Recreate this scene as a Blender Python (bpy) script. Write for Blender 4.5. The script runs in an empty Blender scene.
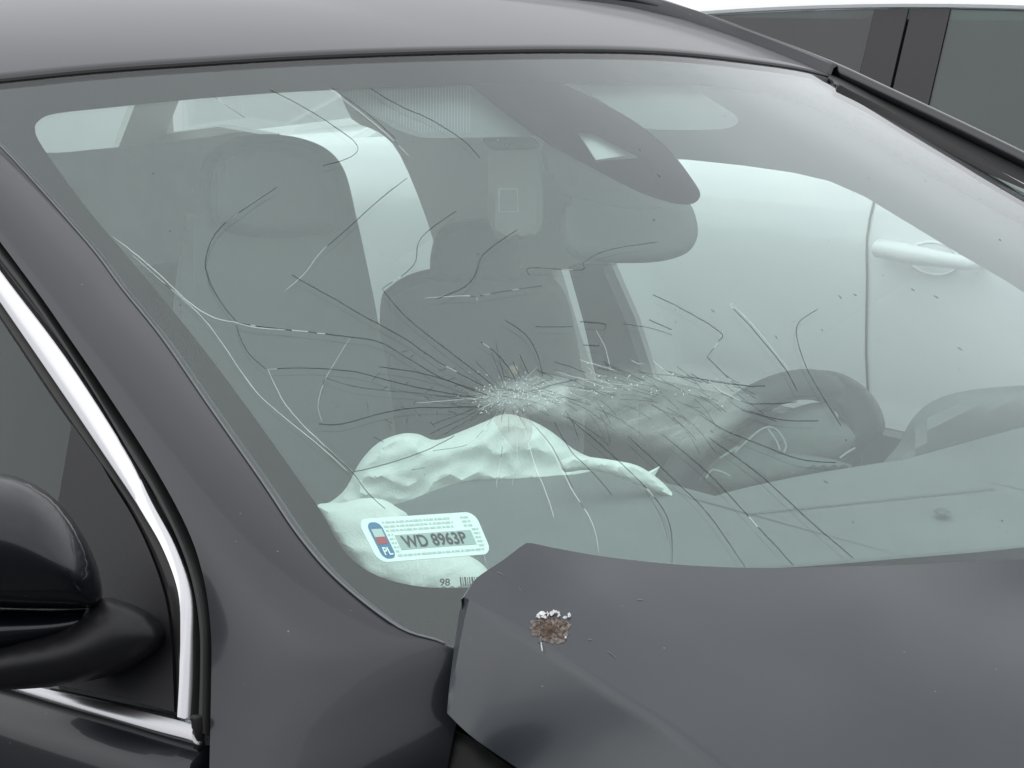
import bpy, bmesh, math, random
from mathutils import Vector, Matrix, noise
from mathutils.geometry import delaunay_2d_cdt
R = math.radians
rnd = random.Random(7)
S = bpy.context.scene
COL = S.collection

# ------------------------------------------------------------------ camera
CAM = Vector((1.3555, -1.7217, 1.6461))
YAW, PITCH, ROLL, FPX = R(37.831), R(11.893), R(-1.984), 2258.2
_d = Vector((-math.cos(YAW)*math.cos(PITCH), math.sin(YAW)*math.cos(PITCH), -math.sin(PITCH)))
_r = _d.cross(Vector((0, 0, 1))).normalized()
_u = _r.cross(_d)
RX = math.cos(ROLL)*_r + math.sin(ROLL)*_u
UX = -math.sin(ROLL)*_r + math.cos(ROLL)*_u
cd = bpy.data.cameras.new('camera')
cam = bpy.data.objects.new('camera', cd)
COL.objects.link(cam)
cam.matrix_world = Matrix(((RX.x, UX.x, -_d.x, CAM.x), (RX.y, UX.y, -_d.y, CAM.y), (RX.z, UX.z, -_d.z, CAM.z), (0, 0, 0, 1)))
cd.sensor_width = 36.0
cd.lens = FPX/1024*36
cd.clip_end = 1000
cd.clip_start = 0.02
S.camera = cam

# ------------------------------------------------------------------ light
SUN_EL, SUN_AZ = R(52), R(200)
w = bpy.data.worlds.new('World'); S.world = w; w.use_nodes = True
nt = w.node_tree; nt.nodes.clear()
out = nt.nodes.new('ShaderNodeOutputWorld'); bg = nt.nodes.new('ShaderNodeBackground')
sky = nt.nodes.new('ShaderNodeTexSky'); sky.sky_type = 'NISHITA'; sky.sun_disc = False
sky.sun_elevation = SUN_EL; sky.sun_rotation = SUN_AZ; sky.air_density = 1.0; sky.dust_density = 3.0
hs = nt.nodes.new('ShaderNodeHueSaturation'); hs.inputs['Saturation'].default_value = 0.12
tc = nt.nodes.new('ShaderNodeTexCoord')
mp = nt.nodes.new('ShaderNodeMapping'); mp.inputs['Scale'].default_value = (1, 1, 2.2)
cl = nt.nodes.new('ShaderNodeTexNoise'); cl.inputs['Scale'].default_value = 1.7; cl.inputs['Detail'].default_value = 5
cr = nt.nodes.new('ShaderNodeValToRGB')
cr.color_ramp.elements[0].position = 0.3; cr.color_ramp.elements[0].color = (9.6, 9.8, 10.3, 1)
cr.color_ramp.elements[1].position = 0.7; cr.color_ramp.elements[1].color = (12.6, 12.8, 13.2, 1)
mx = nt.nodes.new('ShaderNodeMixRGB'); mx.inputs[0].default_value = 0.82
L = nt.links
L.new(tc.outputs['Generated'], mp.inputs[0]); L.new(mp.outputs[0], cl.inputs['Vector']); L.new(cl.outputs['Fac'], cr.inputs[0])
L.new(sky.outputs[0], hs.inputs['Color']); L.new(hs.outputs[0], mx.inputs[1]); L.new(cr.outputs[0], mx.inputs[2])
sx_ = nt.nodes.new('ShaderNodeSeparateXYZ'); L.new(tc.outputs['Generated'], sx_.inputs[0])
gm = nt.nodes.new('ShaderNodeMapRange'); gm.inputs['From Min'].default_value = 0; gm.inputs['From Max'].default_value = 1
gm.inputs['To Min'].default_value = .98; gm.inputs['To Max'].default_value = 1.34; L.new(sx_.outputs['Z'], gm.inputs['Value'])
gv = nt.nodes.new('ShaderNodeVectorMath'); gv.operation = 'SCALE'; L.new(mx.outputs[0], gv.inputs[0]); L.new(gm.outputs[0], gv.inputs['Scale'])
L.new(gv.outputs[0], bg.inputs[0]); bg.inputs[1].default_value = 0.10; L.new(bg.outputs[0], out.inputs[0])
sd = bpy.data.lights.new('sun', 'SUN'); sd.energy = 0.5; sd.angle = R(70); sd.color = (1, .97, .93)
so = bpy.data.objects.new('sun', sd); COL.objects.link(so)
# light travels from azimuth (compass, matched to sky) down
sdir = Vector((math.sin(SUN_AZ)*math.cos(SUN_EL), math.cos(SUN_AZ)*math.cos(SUN_EL), math.sin(SUN_EL)))
so.rotation_euler = sdir.to_track_quat('Z', 'Y').to_euler()
so.location = (0, 0, 6)
S.view_settings.view_transform = 'Standard'; S.view_settings.look = 'None'
S.view_settings.exposure = 0.06; S.view_settings.gamma = 1.0; S.view_settings.use_curve_mapping = False
S.cycles.transparent_max_bounces = 24
S.cycles.max_bounces = 10
S.cycles.diffuse_bounces = 5

# ------------------------------------------------------------------ materials
def mat(name, col, rough=.5, metal=0, coat=0, coat_rough=.05, noise_amt=.0, noise_scale=30, bump=0, bump_scale=200,
        spec=.35, sheen=0, col2=None, specks=0):
    m = bpy.data.materials.new(name); m.use_nodes = True
    t = m.node_tree; b = t.nodes['Principled BSDF']
    b.inputs['Base Color'].default_value = (*col, 1)
    b.inputs['Roughness'].default_value = rough; b.inputs['Metallic'].default_value = metal
    b.inputs['Coat Weight'].default_value = coat; b.inputs['Coat Roughness'].default_value = coat_rough
    b.inputs['Specular IOR Level'].default_value = spec
    if sheen: b.inputs['Sheen Weight'].default_value = sheen
    tcn = t.nodes.new('ShaderNodeTexCoord')
    src = None
    if noise_amt or col2:
        n = t.nodes.new('ShaderNodeTexNoise'); n.inputs['Scale'].default_value = noise_scale; n.inputs['Detail'].default_value = 6
        t.links.new(tcn.outputs['Object'], n.inputs['Vector'])
        r = t.nodes.new('ShaderNodeValToRGB'); r.color_ramp.elements[0].position = .35; r.color_ramp.elements[1].position = .65
        c2 = col2 or tuple(min(1, c*(1+noise_amt)) for c in col)
        c1 = col if col2 else tuple(c*(1-noise_amt) for c in col)
        r.color_ramp.elements[0].color = (*c1, 1); r.color_ramp.elements[1].color = (*c2, 1)
        t.links.new(n.outputs['Fac'], r.inputs[0]); src = r.outputs[0]
    if specks:
        v = t.nodes.new('ShaderNodeTexVoronoi'); v.inputs['Scale'].default_value = 55; v.inputs['Randomness'].default_value = 1
        t.links.new(tcn.outputs['Object'], v.inputs['Vector'])
        mm = t.nodes.new('ShaderNodeMath'); mm.operation = 'LESS_THAN'; mm.inputs[1].default_value = .045
        t.links.new(v.outputs['Distance'], mm.inputs[0])
        n2 = t.nodes.new('ShaderNodeTexNoise'); n2.inputs['Scale'].default_value = 9
        t.links.new(tcn.outputs['Object'], n2.inputs['Vector'])
        m2 = t.nodes.new('ShaderNodeMath'); m2.operation = 'GREATER_THAN'; m2.inputs[1].default_value = .5
        t.links.new(n2.outputs['Fac'], m2.inputs[0])
        m3 = t.nodes.new('ShaderNodeMath'); m3.operation = 'MULTIPLY'
        t.links.new(mm.outputs[0], m3.inputs[0]); t.links.new(m2.outputs[0], m3.inputs[1])
        m4 = t.nodes.new('ShaderNodeMath'); m4.operation = 'MULTIPLY'; m4.inputs[1].default_value = specks
        t.links.new(m3.outputs[0], m4.inputs[0])
        mc = t.nodes.new('ShaderNodeMixRGB'); mc.inputs[2].default_value = (.3, .29, .27, 1)
        if src: t.links.new(src, mc.inputs[1])
        else: mc.inputs[1].default_value = (*col, 1)
        t.links.new(m4.outputs[0], mc.inputs[0]); src = mc.outputs[0]
    if src: t.links.new(src, b.inputs['Base Color'])
    if bump:
        n = t.nodes.new('ShaderNodeTexNoise'); n.inputs['Scale'].default_value = bump_scale; n.inputs['Detail'].default_value = 4
        t.links.new(tcn.outputs['Object'], n.inputs['Vector'])
        bp = t.nodes.new('ShaderNodeBump'); bp.inputs['Strength'].default_value = bump; bp.inputs['Distance'].default_value = .002
        t.links.new(n.outputs['Fac'], bp.inputs['Height']); t.links.new(bp.outputs[0], b.inputs['Normal'])
    return m

def glass_mat(name, tint, dust=0.0, dust_col=(.8, .8, .8), ior=1.5):
    m = bpy.data.materials.new(name); m.use_nodes = True; t = m.node_tree; t.nodes.clear()
    o = t.nodes.new('ShaderNodeOutputMaterial')
    ge = t.nodes.new('ShaderNodeNewGeometry')
    mr = t.nodes.new('ShaderNodeMapRange'); mr.inputs['To Min'].default_value = ior; mr.inputs['To Max'].default_value = 1/ior
    t.links.new(ge.outputs['Backfacing'], mr.inputs['Value'])
    fr = t.nodes.new('ShaderNodeFresnel'); t.links.new(mr.outputs[0], fr.inputs['IOR'])
    tr = t.nodes.new('ShaderNodeBsdfTransparent'); tr.inputs[0].default_value = (*tint, 1)
    gl = t.nodes.new('ShaderNodeBsdfGlossy'); gl.inputs['Roughness'].default_value = 0.0; gl.inputs[0].default_value = (1, 1, 1, 1)
    ms = t.nodes.new('ShaderNodeMixShader')
    t.links.new(fr.outputs[0], ms.inputs[0]); t.links.new(tr.outputs[0], ms.inputs[1]); t.links.new(gl.outputs[0], ms.inputs[2])
    last = ms
    if dust:
        df = t.nodes.new('ShaderNodeBsdfDiffuse'); df.inputs[0].default_value = (*dust_col, 1)
        tcn = t.nodes.new('ShaderNodeTexCoord')
        n = t.nodes.new('ShaderNodeTexNoise'); n.inputs['Scale'].default_value = 6; n.inputs['Detail'].default_value = 8
        n.inputs['Roughness'].default_value = .65
        t.links.new(tcn.outputs['Object'], n.inputs['Vector'])
        m3 = t.nodes.new('ShaderNodeMapRange'); m3.inputs['From Min'].default_value = .3; m3.inputs['From Max'].default_value = .7
        m3.inputs['To Min'].default_value = dust*.7; m3.inputs['To Max'].default_value = dust*1.3
        t.links.new(n.outputs['Fac'], m3.inputs['Value'])
        m2 = t.nodes.new('ShaderNodeMixShader'); t.links.new(m3.outputs[0], m2.inputs[0])
        t.links.new(ms.outputs[0], m2.inputs[1]); t.links.new(df.outputs[0], m2.inputs[2]); last = m2
    t.links.new(last.outputs[0], o.inputs[0])
    return m

def haze_mat(name, col, centre, radii, amount):
    """powdered glass: diffuse film whose density is noisy and falls off from the centre of the impact"""
    m = bpy.data.materials.new(name); m.use_nodes = True; t = m.node_tree; t.nodes.clear()
    o = t.nodes.new('ShaderNodeOutputMaterial')
    tr = t.nodes.new('ShaderNodeBsdfTransparent'); df = t.nodes.new('ShaderNodeBsdfDiffuse'); df.inputs[0].default_value = (*col, 1)
    at = t.nodes.new('ShaderNodeAttribute'); at.attribute_name = 'dens'
    tcn = t.nodes.new('ShaderNodeTexCoord')
    mp = t.nodes.new('ShaderNodeMapping'); mp.inputs['Scale'].default_value = (58, 13, 30); mp.inputs['Rotation'].default_value = (0, 0, .3)
    n = t.nodes.new('ShaderNodeTexNoise'); n.inputs['Scale'].default_value = 1; n.inputs['Detail'].default_value = 7; n.inputs['Roughness'].default_value = .7
    t.links.new(tcn.outputs['Object'], mp.inputs[0]); t.links.new(mp.outputs[0], n.inputs['Vector'])
    mr = t.nodes.new('ShaderNodeMapRange'); mr.inputs['From Min'].default_value = .3; mr.inputs['From Max'].default_value = .72
    mr.inputs['To Max'].default_value = amount; mr.inputs['To Min'].default_value = amount*.35
    t.links.new(n.outputs['Fac'], mr.inputs['Value'])
    mu = t.nodes.new('ShaderNodeMath'); mu.operation = 'MULTIPLY'
    t.links.new(mr.outputs[0], mu.inputs[0]); t.links.new(at.outputs['Fac'], mu.inputs[1])
    ms = t.nodes.new('ShaderNodeMixShader'); t.links.new(mu.outputs[0], ms.inputs[0]); t.links.new(tr.outputs[0], ms.inputs[1]); t.links.new(df.outputs[0], ms.inputs[2])
    t.links.new(ms.outputs[0], o.inputs[0])
    return m

def alpha_mat(name, col, a, rough=.6):
    m = mat(name, col, rough); m.node_tree.nodes['Principled BSDF'].inputs['Alpha'].default_value = a; return m

M = {}
M['paint'] = mat('anthracite_paint', (.014, .0165, .021), .45, .10, .42, .08, noise_amt=.12, noise_scale=3, specks=.45, bump=.02, bump_scale=900)
M['hood'] = mat('dusty_anthracite_paint', (.030, .035, .040), .5, .12, .5, .18, noise_amt=.15, noise_scale=4, specks=.35, bump=.03, bump_scale=700)
M['gloss'] = mat('gloss_black_paint', (.003, .004, .007), .3, 0, .55, .02, specks=.3)
M['mirror_paint'] = mat('gloss_dark_mirror_paint', (.005, .006, .009), .3, 0, .5, .03, specks=1.0)
M['plastic'] = mat('black_textured_plastic', (.018, .018, .019), .42, bump=.25, bump_scale=900)
M['cap'] = mat('satin_black_plastic', (.009, .009, .011), .42, bump=.15, bump_scale=1200)
M['rubber'] = mat('black_rubber', (.010, .010, .010), .45)
M['chrome'] = mat('bright_trim', (.56, .56, .57), .18, 1.0)
M['void'] = mat('engine_bay_black', (.006, .006, .006), .6)
M['wglass'] = glass_mat('windscreen_glass', (.905, .980, .958), .005, (.70, .74, .80), 1.44)
M['sglass'] = glass_mat('side_window_glass', (.955, .99, .98))
M['privacy'] = glass_mat('dark_side_glass', (.50, .57, .56), .004)
def film_mat(name, col, amount):
    m = bpy.data.materials.new(name); m.use_nodes = True; t = m.node_tree; t.nodes.clear()
    o = t.nodes.new('ShaderNodeOutputMaterial'); tr = t.nodes.new('ShaderNodeBsdfTransparent'); df = t.nodes.new('ShaderNodeBsdfDiffuse'); df.inputs[0].default_value = (*col, 1)
    tcn = t.nodes.new('ShaderNodeTexCoord'); n = t.nodes.new('ShaderNodeTexNoise'); n.inputs['Scale'].default_value = 3.5; n.inputs['Detail'].default_value = 9; n.inputs['Roughness'].default_value = .6
    mp_ = t.nodes.new('ShaderNodeMapping'); mp_.inputs['Scale'].default_value = (1, .6, 1.6); t.links.new(tcn.outputs['Object'], mp_.inputs[0]); t.links.new(mp_.outputs[0], n.inputs['Vector'])
    mr = t.nodes.new('ShaderNodeMapRange'); mr.inputs['From Min'].default_value = .3; mr.inputs['From Max'].default_value = .7; mr.inputs['To Min'].default_value = amount*.75; mr.inputs['To Max'].default_value = amount*1.25
    t.links.new(n.outputs['Fac'], mr.inputs['Value'])
    ms = t.nodes.new('ShaderNodeMixShader'); t.links.new(mr.outputs[0], ms.inputs[0]); t.links.new(tr.outputs[0], ms.inputs[1]); t.links.new(df.outputs[0], ms.inputs[2]); t.links.new(ms.outputs[0], o.inputs[0])
    return m
M['film'] = film_mat('airbag_powder_film', (.82, .90, .88), .046)
M['frit'] = mat('black_ceramic_border', (.006, .006, .007), .9, spec=0)
M['frit2'] = alpha_mat('dotted_border_print', (.03, .035, .035), .55)
M['dash'] = mat('dashboard_soft_plastic', (.15, .155, .155), .6, bump=.35, bump_scale=700, noise_amt=.06, noise_scale=8)
M['trim'] = mat('light_grey_trim', (.46, .46, .45), .8, bump=.1, bump_scale=500)
M['liner'] = mat('light_grey_headliner', (.42, .42, .41), .9, bump=.2, bump_scale=900)
M['visor'] = mat('grey_visor_cloth', (.15, .152, .158), .85, bump=.2, bump_scale=700)
M['seat'] = mat('dark_seat_cloth', (.15, .155, .158), .85, bump=.4, bump_scale=500, sheen=.2)
M['dark'] = mat('dark_interior_plastic', (.085, .09, .092), .55, bump=.2, bump_scale=800)
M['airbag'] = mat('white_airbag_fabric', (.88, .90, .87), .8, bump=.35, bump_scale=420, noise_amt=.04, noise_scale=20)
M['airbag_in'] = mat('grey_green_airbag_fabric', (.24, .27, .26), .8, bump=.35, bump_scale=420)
M['grime'] = alpha_mat('crack_full_of_grime', (.035, .042, .045), .72)  # dark reflection in the cracks, painted as a dark colour
M['grime_fine'] = alpha_mat('hairline_crack', (.06, .07, .07), .42)  # dark reflection painted into hairlines; also the colour of dirt specks
M['frost'] = alpha_mat('crushed_glass_crack', (.80, .88, .85), .5, .3)  # sky glint on the cracks, painted as a pale colour
M['frost_fine'] = alpha_mat('crushed_glass_hairline', (.75, .85, .82), .38, .3)  # the same painted glint, fainter, for hairlines
M['glint'] = alpha_mat('clean_fracture_face', (.72, .82, .79), .38, .2)  # painted glint for short stretches of the dark cracks
M['shard'] = mat('glass_splinters', (.85, .93, .90), .12, 0, .5)
M['powder'] = haze_mat('powdered_glass', (.46, .57, .53), None, None, .58)
M['white_label'] = mat('white_sticker_foil', (.86, .90, .89), .35)
M['label_print'] = mat('pale_security_print', (.52, .60, .58), .4)
M['label_panel'] = mat('grey_green_print_panel', (.38, .47, .44), .4)
M['blue'] = mat('blue_print', (.02, .16, .33), .4)
M['red'] = mat('red_print', (.42, .035, .05), .4)
M['ink'] = mat('black_ink', (.02, .02, .025), .5)
M['white'] = mat('white_car_paint', (.86, .87, .88), .35, 0, 1.0, .05)
M['rust'] = mat('bare_rusty_filler', (.24, .21, .19), .9, bump=1, bump_scale=500, col2=(.07, .055, .045), noise_scale=260)
M['rust2'] = mat('brown_rust_flake', (.12, .08, .055), .9, noise_amt=.5, noise_scale=300)
M['chip'] = mat('white_primer_chip', (.75, .75, .74), .6)
M['lamp'] = mat('warm_lens', (.8, .62, .45), .3)
M['steel'] = mat('scratched_steel', (.35, .35, .36), .45, .8, bump=.3, bump_scale=300)
M['asphalt'] = mat('asphalt', (.060, .060, .062), .9, noise_amt=.35, noise_scale=60, bump=1, bump_scale=90)
M['tyre'] = mat('tyre_rubber', (.02, .02, .02), .8)
M['stripe'] = mat('visor_stripe_cloth', (.24, .24, .245), .8)
M['edge'] = mat('grey_glass_edge', (.16, .165, .175), .5)
M['lens'] = mat('red_lamp_lens', (.35, .02, .02), .2, 0, 1)

# ------------------------------------------------------------------ geometry helpers
def ray(u, v):
    return (_d + RX*((u-512)/FPX) + UX*((384-v)/FPX))
def on_plane(n, c):
    n = Vector(n)
    def f(u, v):
        d = ray(u, v); return CAM + d*((c - n.dot(CAM))/n.dot(d))
    return f
def at_x(x): return on_plane((1, 0, 0), x)
def at_z(z): return on_plane((0, 0, 1), z)
def facing(p, n):                       # plane through p with normal n
    return on_plane(n, Vector(n).dot(Vector(p)))
# windscreen: x as a function of (y, z)
def wx(y, z):
    return -.836 + (1.475-z)*2.10 - (.25 + max(0, z-1.0)*1.15)*y*y
def wnorm(y, z):
    e = 1e-3
    g = Vector((1, -(wx(y+e, z)-wx(y-e, z))/(2*e), -(wx(y, z+e)-wx(y, z-e))/(2*e)))
    return g.normalized()
def ws(u, v, off=0.0):
    d = ray(u, v); a, b = .6, None
    t = .6; F = lambda t: (lambda p: p.x - wx(p.y, p.z))(CAM + d*t)
    fa = F(t)
    while t < 6:
        fb = F(t+.04)
        if fa > 0 >= fb: a, b = t, t+.04; break
        t += .04; fa = fb
    if b is None: raise ValueError('ws %s %s' % (u, v))
    for _ in range(26):
        m = (a+b)/2
        if F(m) > 0: a = m
        else: b = m
    p = CAM + d*a
    return p + wnorm(p.y, p.z)*off if off else p
def wyz(y, z, off=0.0):
    p = Vector((wx(y, z), y, z)); return p + wnorm(y, z)*off
SN = Vector((-.12, 1, -.5))             # near side plane: y = -(.875-.5(z-.95)-.12(x+.5))
SC = -.875 - .5*.95 + .12*.5
def side(u, v, off=0.0):
    p = on_plane(SN, SC)(u, v); return p - SN.normalized()*off
FN = Vector((.10, 1, .2)); FC = .80 + .2*1.1 - .10*.9
def fside(u, v, off=0.0):
    p = on_plane(FN, FC)(u, v); return p + FN.normalized()*off

def catmull(pts, n=8, closed=False):
    P = [tuple(p) for p in pts]; o = []; k = len(P)
    rng = range(k) if closed else range(k-1)
    for i in rng:
        if closed: a, b, c, d = P[i-1], P[i], P[(i+1) % k], P[(i+2) % k]
        else: a, b, c, d = P[max(i-1, 0)], P[i], P[i+1], P[min(i+2, k-1)]
        for j in range(n):
            t = j/n
            o.append(tuple(.5*((2*b[q]) + (-a[q]+c[q])*t + (2*a[q]-5*b[q]+4*c[q]-d[q])*t*t + (-a[q]+3*b[q]-3*c[q]+d[q])*t**3) for q in range(len(b))))
    if not closed: o.append(P[-1])
    return o
def resample(pts, n):
    Ls = [0]
    for a, b in zip(pts, pts[1:]): Ls.append(Ls[-1] + math.dist(a, b))
    o = []; k = 0
    for i in range(n):
        s = Ls[-1]*i/(n-1)
        while k < len(Ls)-2 and Ls[k+1] < s: k += 1
        t = (s-Ls[k])/max(1e-9, Ls[k+1]-Ls[k])
        o.append(tuple(x+(y-x)*t for x, y in zip(pts[k], pts[k+1])))
    return o

OFF = {}
def obj(name, verts, faces, m, parent=None, smooth=True, label=None, kind=None, mats=None):
    me = bpy.data.meshes.new(name)
    me.from_pydata([tuple(v) for v in verts], [], faces); me.update()
    bm = bmesh.new(); bm.from_mesh(me); bmesh.ops.recalc_face_normals(bm, faces=bm.faces); bm.to_mesh(me); bm.free()
    me.materials.append(m)
    if smooth:
        for p in me.polygons: p.use_smooth = True
        try: me.set_sharp_from_angle(angle=R(38))
        except Exception: pass
    o = bpy.data.objects.new(name, me); COL.objects.link(o)
    if parent is not None: attach(o, parent)
    if label: o['label'] = label
    if kind: o['kind'] = kind
    return o
def attach(o, parent):
    o.parent = parent
    p = parent; loc = Vector((0, 0, 0)); mw = Matrix.Identity(4); chain = []
    while p is not None: chain.append(p); p = p.parent
    mw = Matrix.Identity(4)
    for q in reversed(chain): mw = mw @ q.matrix_parent_inverse @ q.matrix_basis
    o.matrix_parent_inverse = mw.inverted()
def empty(name, loc, label, cat, rz=0):
    o = bpy.data.objects.new(name, None); COL.objects.link(o); o.location = loc; o.rotation_euler = (0, 0, rz)
    o.empty_display_size = .2
    o['label'] = label; o['category'] = cat; return o

def inside(p, poly):
    x, y = p[0], p[1]; c = False; j = len(poly)-1
    for i in range(len(poly)):
        xi, yi = poly[i][0], poly[i][1]; xj, yj = poly[j][0], poly[j][1]
        if (yi > y) != (yj > y) and x < (xj-xi)*(y-yi)/(yj-yi)+xi: c = not c
        j = i
    return c
def edge_dist(p, poly):
    best = 1e9; x, y = p[0], p[1]
    for i in range(len(poly)):
        ax, ay = poly[i-1][0], poly[i-1][1]; bx, by = poly[i][0], poly[i][1]
        dx, dy = bx-ax, by-ay; L2 = dx*dx+dy*dy or 1e-12
        t = max(0, min(1, ((x-ax)*dx+(y-ay)*dy)/L2))
        d = (x-ax-t*dx)**2+(y-ay-t*dy)**2
        if d < best: best = d
    return math.sqrt(best)
def triangulate(poly, step, holes=()):
    pts = [Vector(p[:2]) for p in poly]; edges = [(i, (i+1) % len(poly)) for i in range(len(poly))]
    for h in holes:
        b = len(pts); pts += [Vector(p[:2]) for p in h]; edges += [(b+i, b+(i+1) % len(h)) for i in range(len(h))]
    xs = [p[0] for p in poly]; ys = [p[1] for p in poly]
    nx = int((max(xs)-min(xs))/step)+1; ny = int((max(ys)-min(ys))/step)+1
    if step:
        for i in range(nx+1):
            for j in range(ny+1):
                q = (min(xs)+i*step, min(ys)+(j+(.5 if i % 2 else 0))*step)
                if inside(q, poly) and edge_dist(q, poly) > step*.35 and not any(inside(q, h) or edge_dist(q, h) < step*.35 for h in holes):
                    pts.append(Vector(q))
    v, e, f, *_ = delaunay_2d_cdt(pts, edges, [], 0, 1e-7)
    F = []
    for t in f:
        c = (sum(v[i].x for i in t)/3, sum(v[i].y for i in t)/3)
        if inside(c, poly) and not any(inside(c, h) for h in holes): F.append(tuple(t))
    return [(p.x, p.y) for p in v], F
def boundary(F):
    cnt = {}
    for t in F:
        for a, b in zip(t, t[1:]+t[:1]): cnt[(a, b)] = 1
    return [(a, b) for (a, b) in cnt if (b, a) not in cnt]
def slab(name, poly, fn, thick, m, parent, step=20, holes=(), nfn=None, **kw):
    """poly in a 2-D domain, fn maps (a,b,offset) to 3-D; solid with the given thickness (downward offset)"""
    V, F = triangulate(poly, step, holes)
    top = [fn(a, b, 0) for a, b in V]; bot = [fn(a, b, -thick) for a, b in V]; n = len(V)
    B = boundary(F)
    faces = F + [tuple(i+n for i in reversed(t)) for t in F] + [(a, a+n, b+n, b)[::-1] for a, b in B]
    return obj(name, top+bot, faces, m, parent, **kw)
def W(off=0.0):
    return lambda a, b, o: ws(a, b, off+o)
def WB(depth):
    """surface a given depth behind the glass, measured square to it"""
    return lambda a, b, o: ws(a, b) + ray(a, b).normalized()*((depth-o)/.57)
def WYZ(off=0.0):
    return lambda a, b, o: wyz(a, b, off+o)
def P(fn, n=None):
    """plane-type mapping: thickness pushes away from the camera along n"""
    def f(a, b, o):
        p = fn(a, b)
        return p + (n if n is not None else -ray(a, b).normalized())*o
    return f
def pillow(name, poly, fn, front, back, m, parent, step=6, power=.5, wr=0, wscale=14, rim=None, ridge=None, **kw):
    """closed cushion-like solid: silhouette poly, bulging towards and away from the camera side"""
    V, F = triangulate(poly, step)
    D = [edge_dist(v, poly) for v in V]; mx_ = rim or max(D)
    A, Bk = [], []
    H = [(1-(1-min(1, d/mx_))**2)**power for d in D]
    nb = [set() for _ in V]; rim_ = set()
    for t in F:
        for i in t: nb[i].update(t)
    for a, b in boundary(F): rim_.add(a); rim_.add(b)
    for _ in range(7):
        H = [h if i in rim_ or D[i] < step*2.2 else sum(H[k] for k in nb[i])/len(nb[i]) for i, h in enumerate(H)]
    for (a, b), h in zip(V, H):
        p = fn(a, b); r = ray(a, b).normalized()
        q = p - r*(front*h)
        if wr:
            s = noise.noise(Vector((a/wscale, b/wscale*1.6, 3))) + .5*noise.noise(Vector((a/wscale*2.3+b/wscale, b/wscale*2.3, 9)))
            s = 1-abs(s)*2.2
            q -= r*(wr*s*min(1, h*2))
        if ridge: q -= r*ridge(a, b)*min(1, h*1.5)
        A.append(q); Bk.append(p + r*(back*h))
    n = len(V); bd = set()
    for a, b in boundary(F): bd.add(a); bd.add(b)
    idx = {}; verts = list(A)
    for i in range(n):
        if i in bd: idx[i] = i
        else: idx[i] = len(verts); verts.append(Bk[i])
    faces = F + [tuple(idx[i] for i in reversed(t)) for t in F]
    faces = [f for f in faces]
    # drop duplicates (triangles whose corners are all on the rim)
    seen = set(); ff = []
    for f in faces:
        k = tuple(sorted(f))
        if k in seen: continue
        seen.add(k); ff.append(f)
    return obj(name, verts, ff, m, parent, **kw)
def grid(name, rows, m, parent, closed=False, **kw):
    """rows of equal length -> quads"""
    n = len(rows[0]); V = [p for r in rows for p in r]; F = []
    for i in range(len(rows)-1):
        for j in range(n-1 if not closed else n):
            k = (j+1) % n
            F.append((i*n+j, i*n+k, (i+1)*n+k, (i+1)*n+j))
    return obj(name, V, F, m, parent, **kw)
def tube_data(path, r, seg=8, V=None, F=None, caps=True):
    V = [] if V is None else V; F = [] if F is None else F
    path = [Vector(p) for p in path]; base = len(V); n = len(path)
    up = Vector((0, 0, 1))
    for i, p in enumerate(path):
        t = (path[min(i+1, n-1)]-path[max(i-1, 0)]).normalized()
        s = t.cross(up)
        if s.length < .05: s = t.cross(Vector((1, 0, 0)))
        s.normalize(); q = s.cross(t)
        rr = r[i] if isinstance(r, (list, tuple)) else r
        for k in range(seg):
            a = 2*math.pi*k/seg; V.append(p + s*math.cos(a)*rr + q*math.sin(a)*rr)
    for i in range(n-1):
        for k in range(seg):
            l = (k+1) % seg; F.append((base+i*seg+k, base+i*seg+l, base+(i+1)*seg+l, base+(i+1)*seg+k))
    if caps:
        F.append(tuple(base+k for k in range(seg))[::-1]); F.append(tuple(base+(n-1)*seg+k for k in range(seg)))
    return V, F
def tube(name, path, r, m, parent, seg=8, **kw):
    V, F = tube_data(path, r, seg); return obj(name, V, F, m, parent, **kw)
def box_data(c, s, V, F, rz=0, bev=0):
    b = len(V); cx, sx = math.cos(rz), math.sin(rz)
    for x in (-1, 1):
        for y in (-1, 1):
            for z in (-1, 1):
                X, Y = x*s[0]/2, y*s[1]/2
                V.append(Vector((c[0]+X*cx-Y*sx, c[1]+X*sx+Y*cx, c[2]+z*s[2]/2)))
    F += [tuple(b+i for i in f) for f in ((0, 1, 3, 2), (4, 6, 7, 5), (0, 4, 5, 1), (2, 3, 7, 6), (0, 2, 6, 4), (1, 5, 7, 3))]
def rbox(name, c, s, m, parent, bev=.01, rot=None, seg=3, **kw):
    bm = bmesh.new(); bmesh.ops.create_cube(bm, size=1)
    for v in bm.verts: v.co = Vector((v.co.x*s[0], v.co.y*s[1], v.co.z*s[2]))
    bmesh.ops.bevel(bm, geom=list(bm.edges), offset=bev, segments=seg, affect='EDGES', profile=.5)
    mt = Matrix.Translation(Vector(c)) @ (rot.to_4x4() if rot else Matrix.Identity(4))
    V = [mt @ v.co for v in bm.verts]; F = [tuple(v.index for v in f.verts) for f in bm.faces]
    bm.verts.index_update(); F = [tuple(v.index for v in f.verts) for f in bm.faces]; bm.free()
    return obj(name, V, F, m, parent, **kw)
def mirror_y(p): return Vector((p[0], -p[1], p[2]))

# ================================================================== ground
g = obj('ground', [(-400, -400, 0), (400, -400, 0), (400, 400, 0), (-400, 400, 0)], [(0, 1, 2, 3)], M['asphalt'], smooth=False, kind='structure')

# ================================================================== damaged car
CAR = empty('dark_grey_car', (-1.2, 0, 0), 'dark anthracite car with shattered windscreen, buckled bonnet and deployed airbags', 'car')

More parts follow.
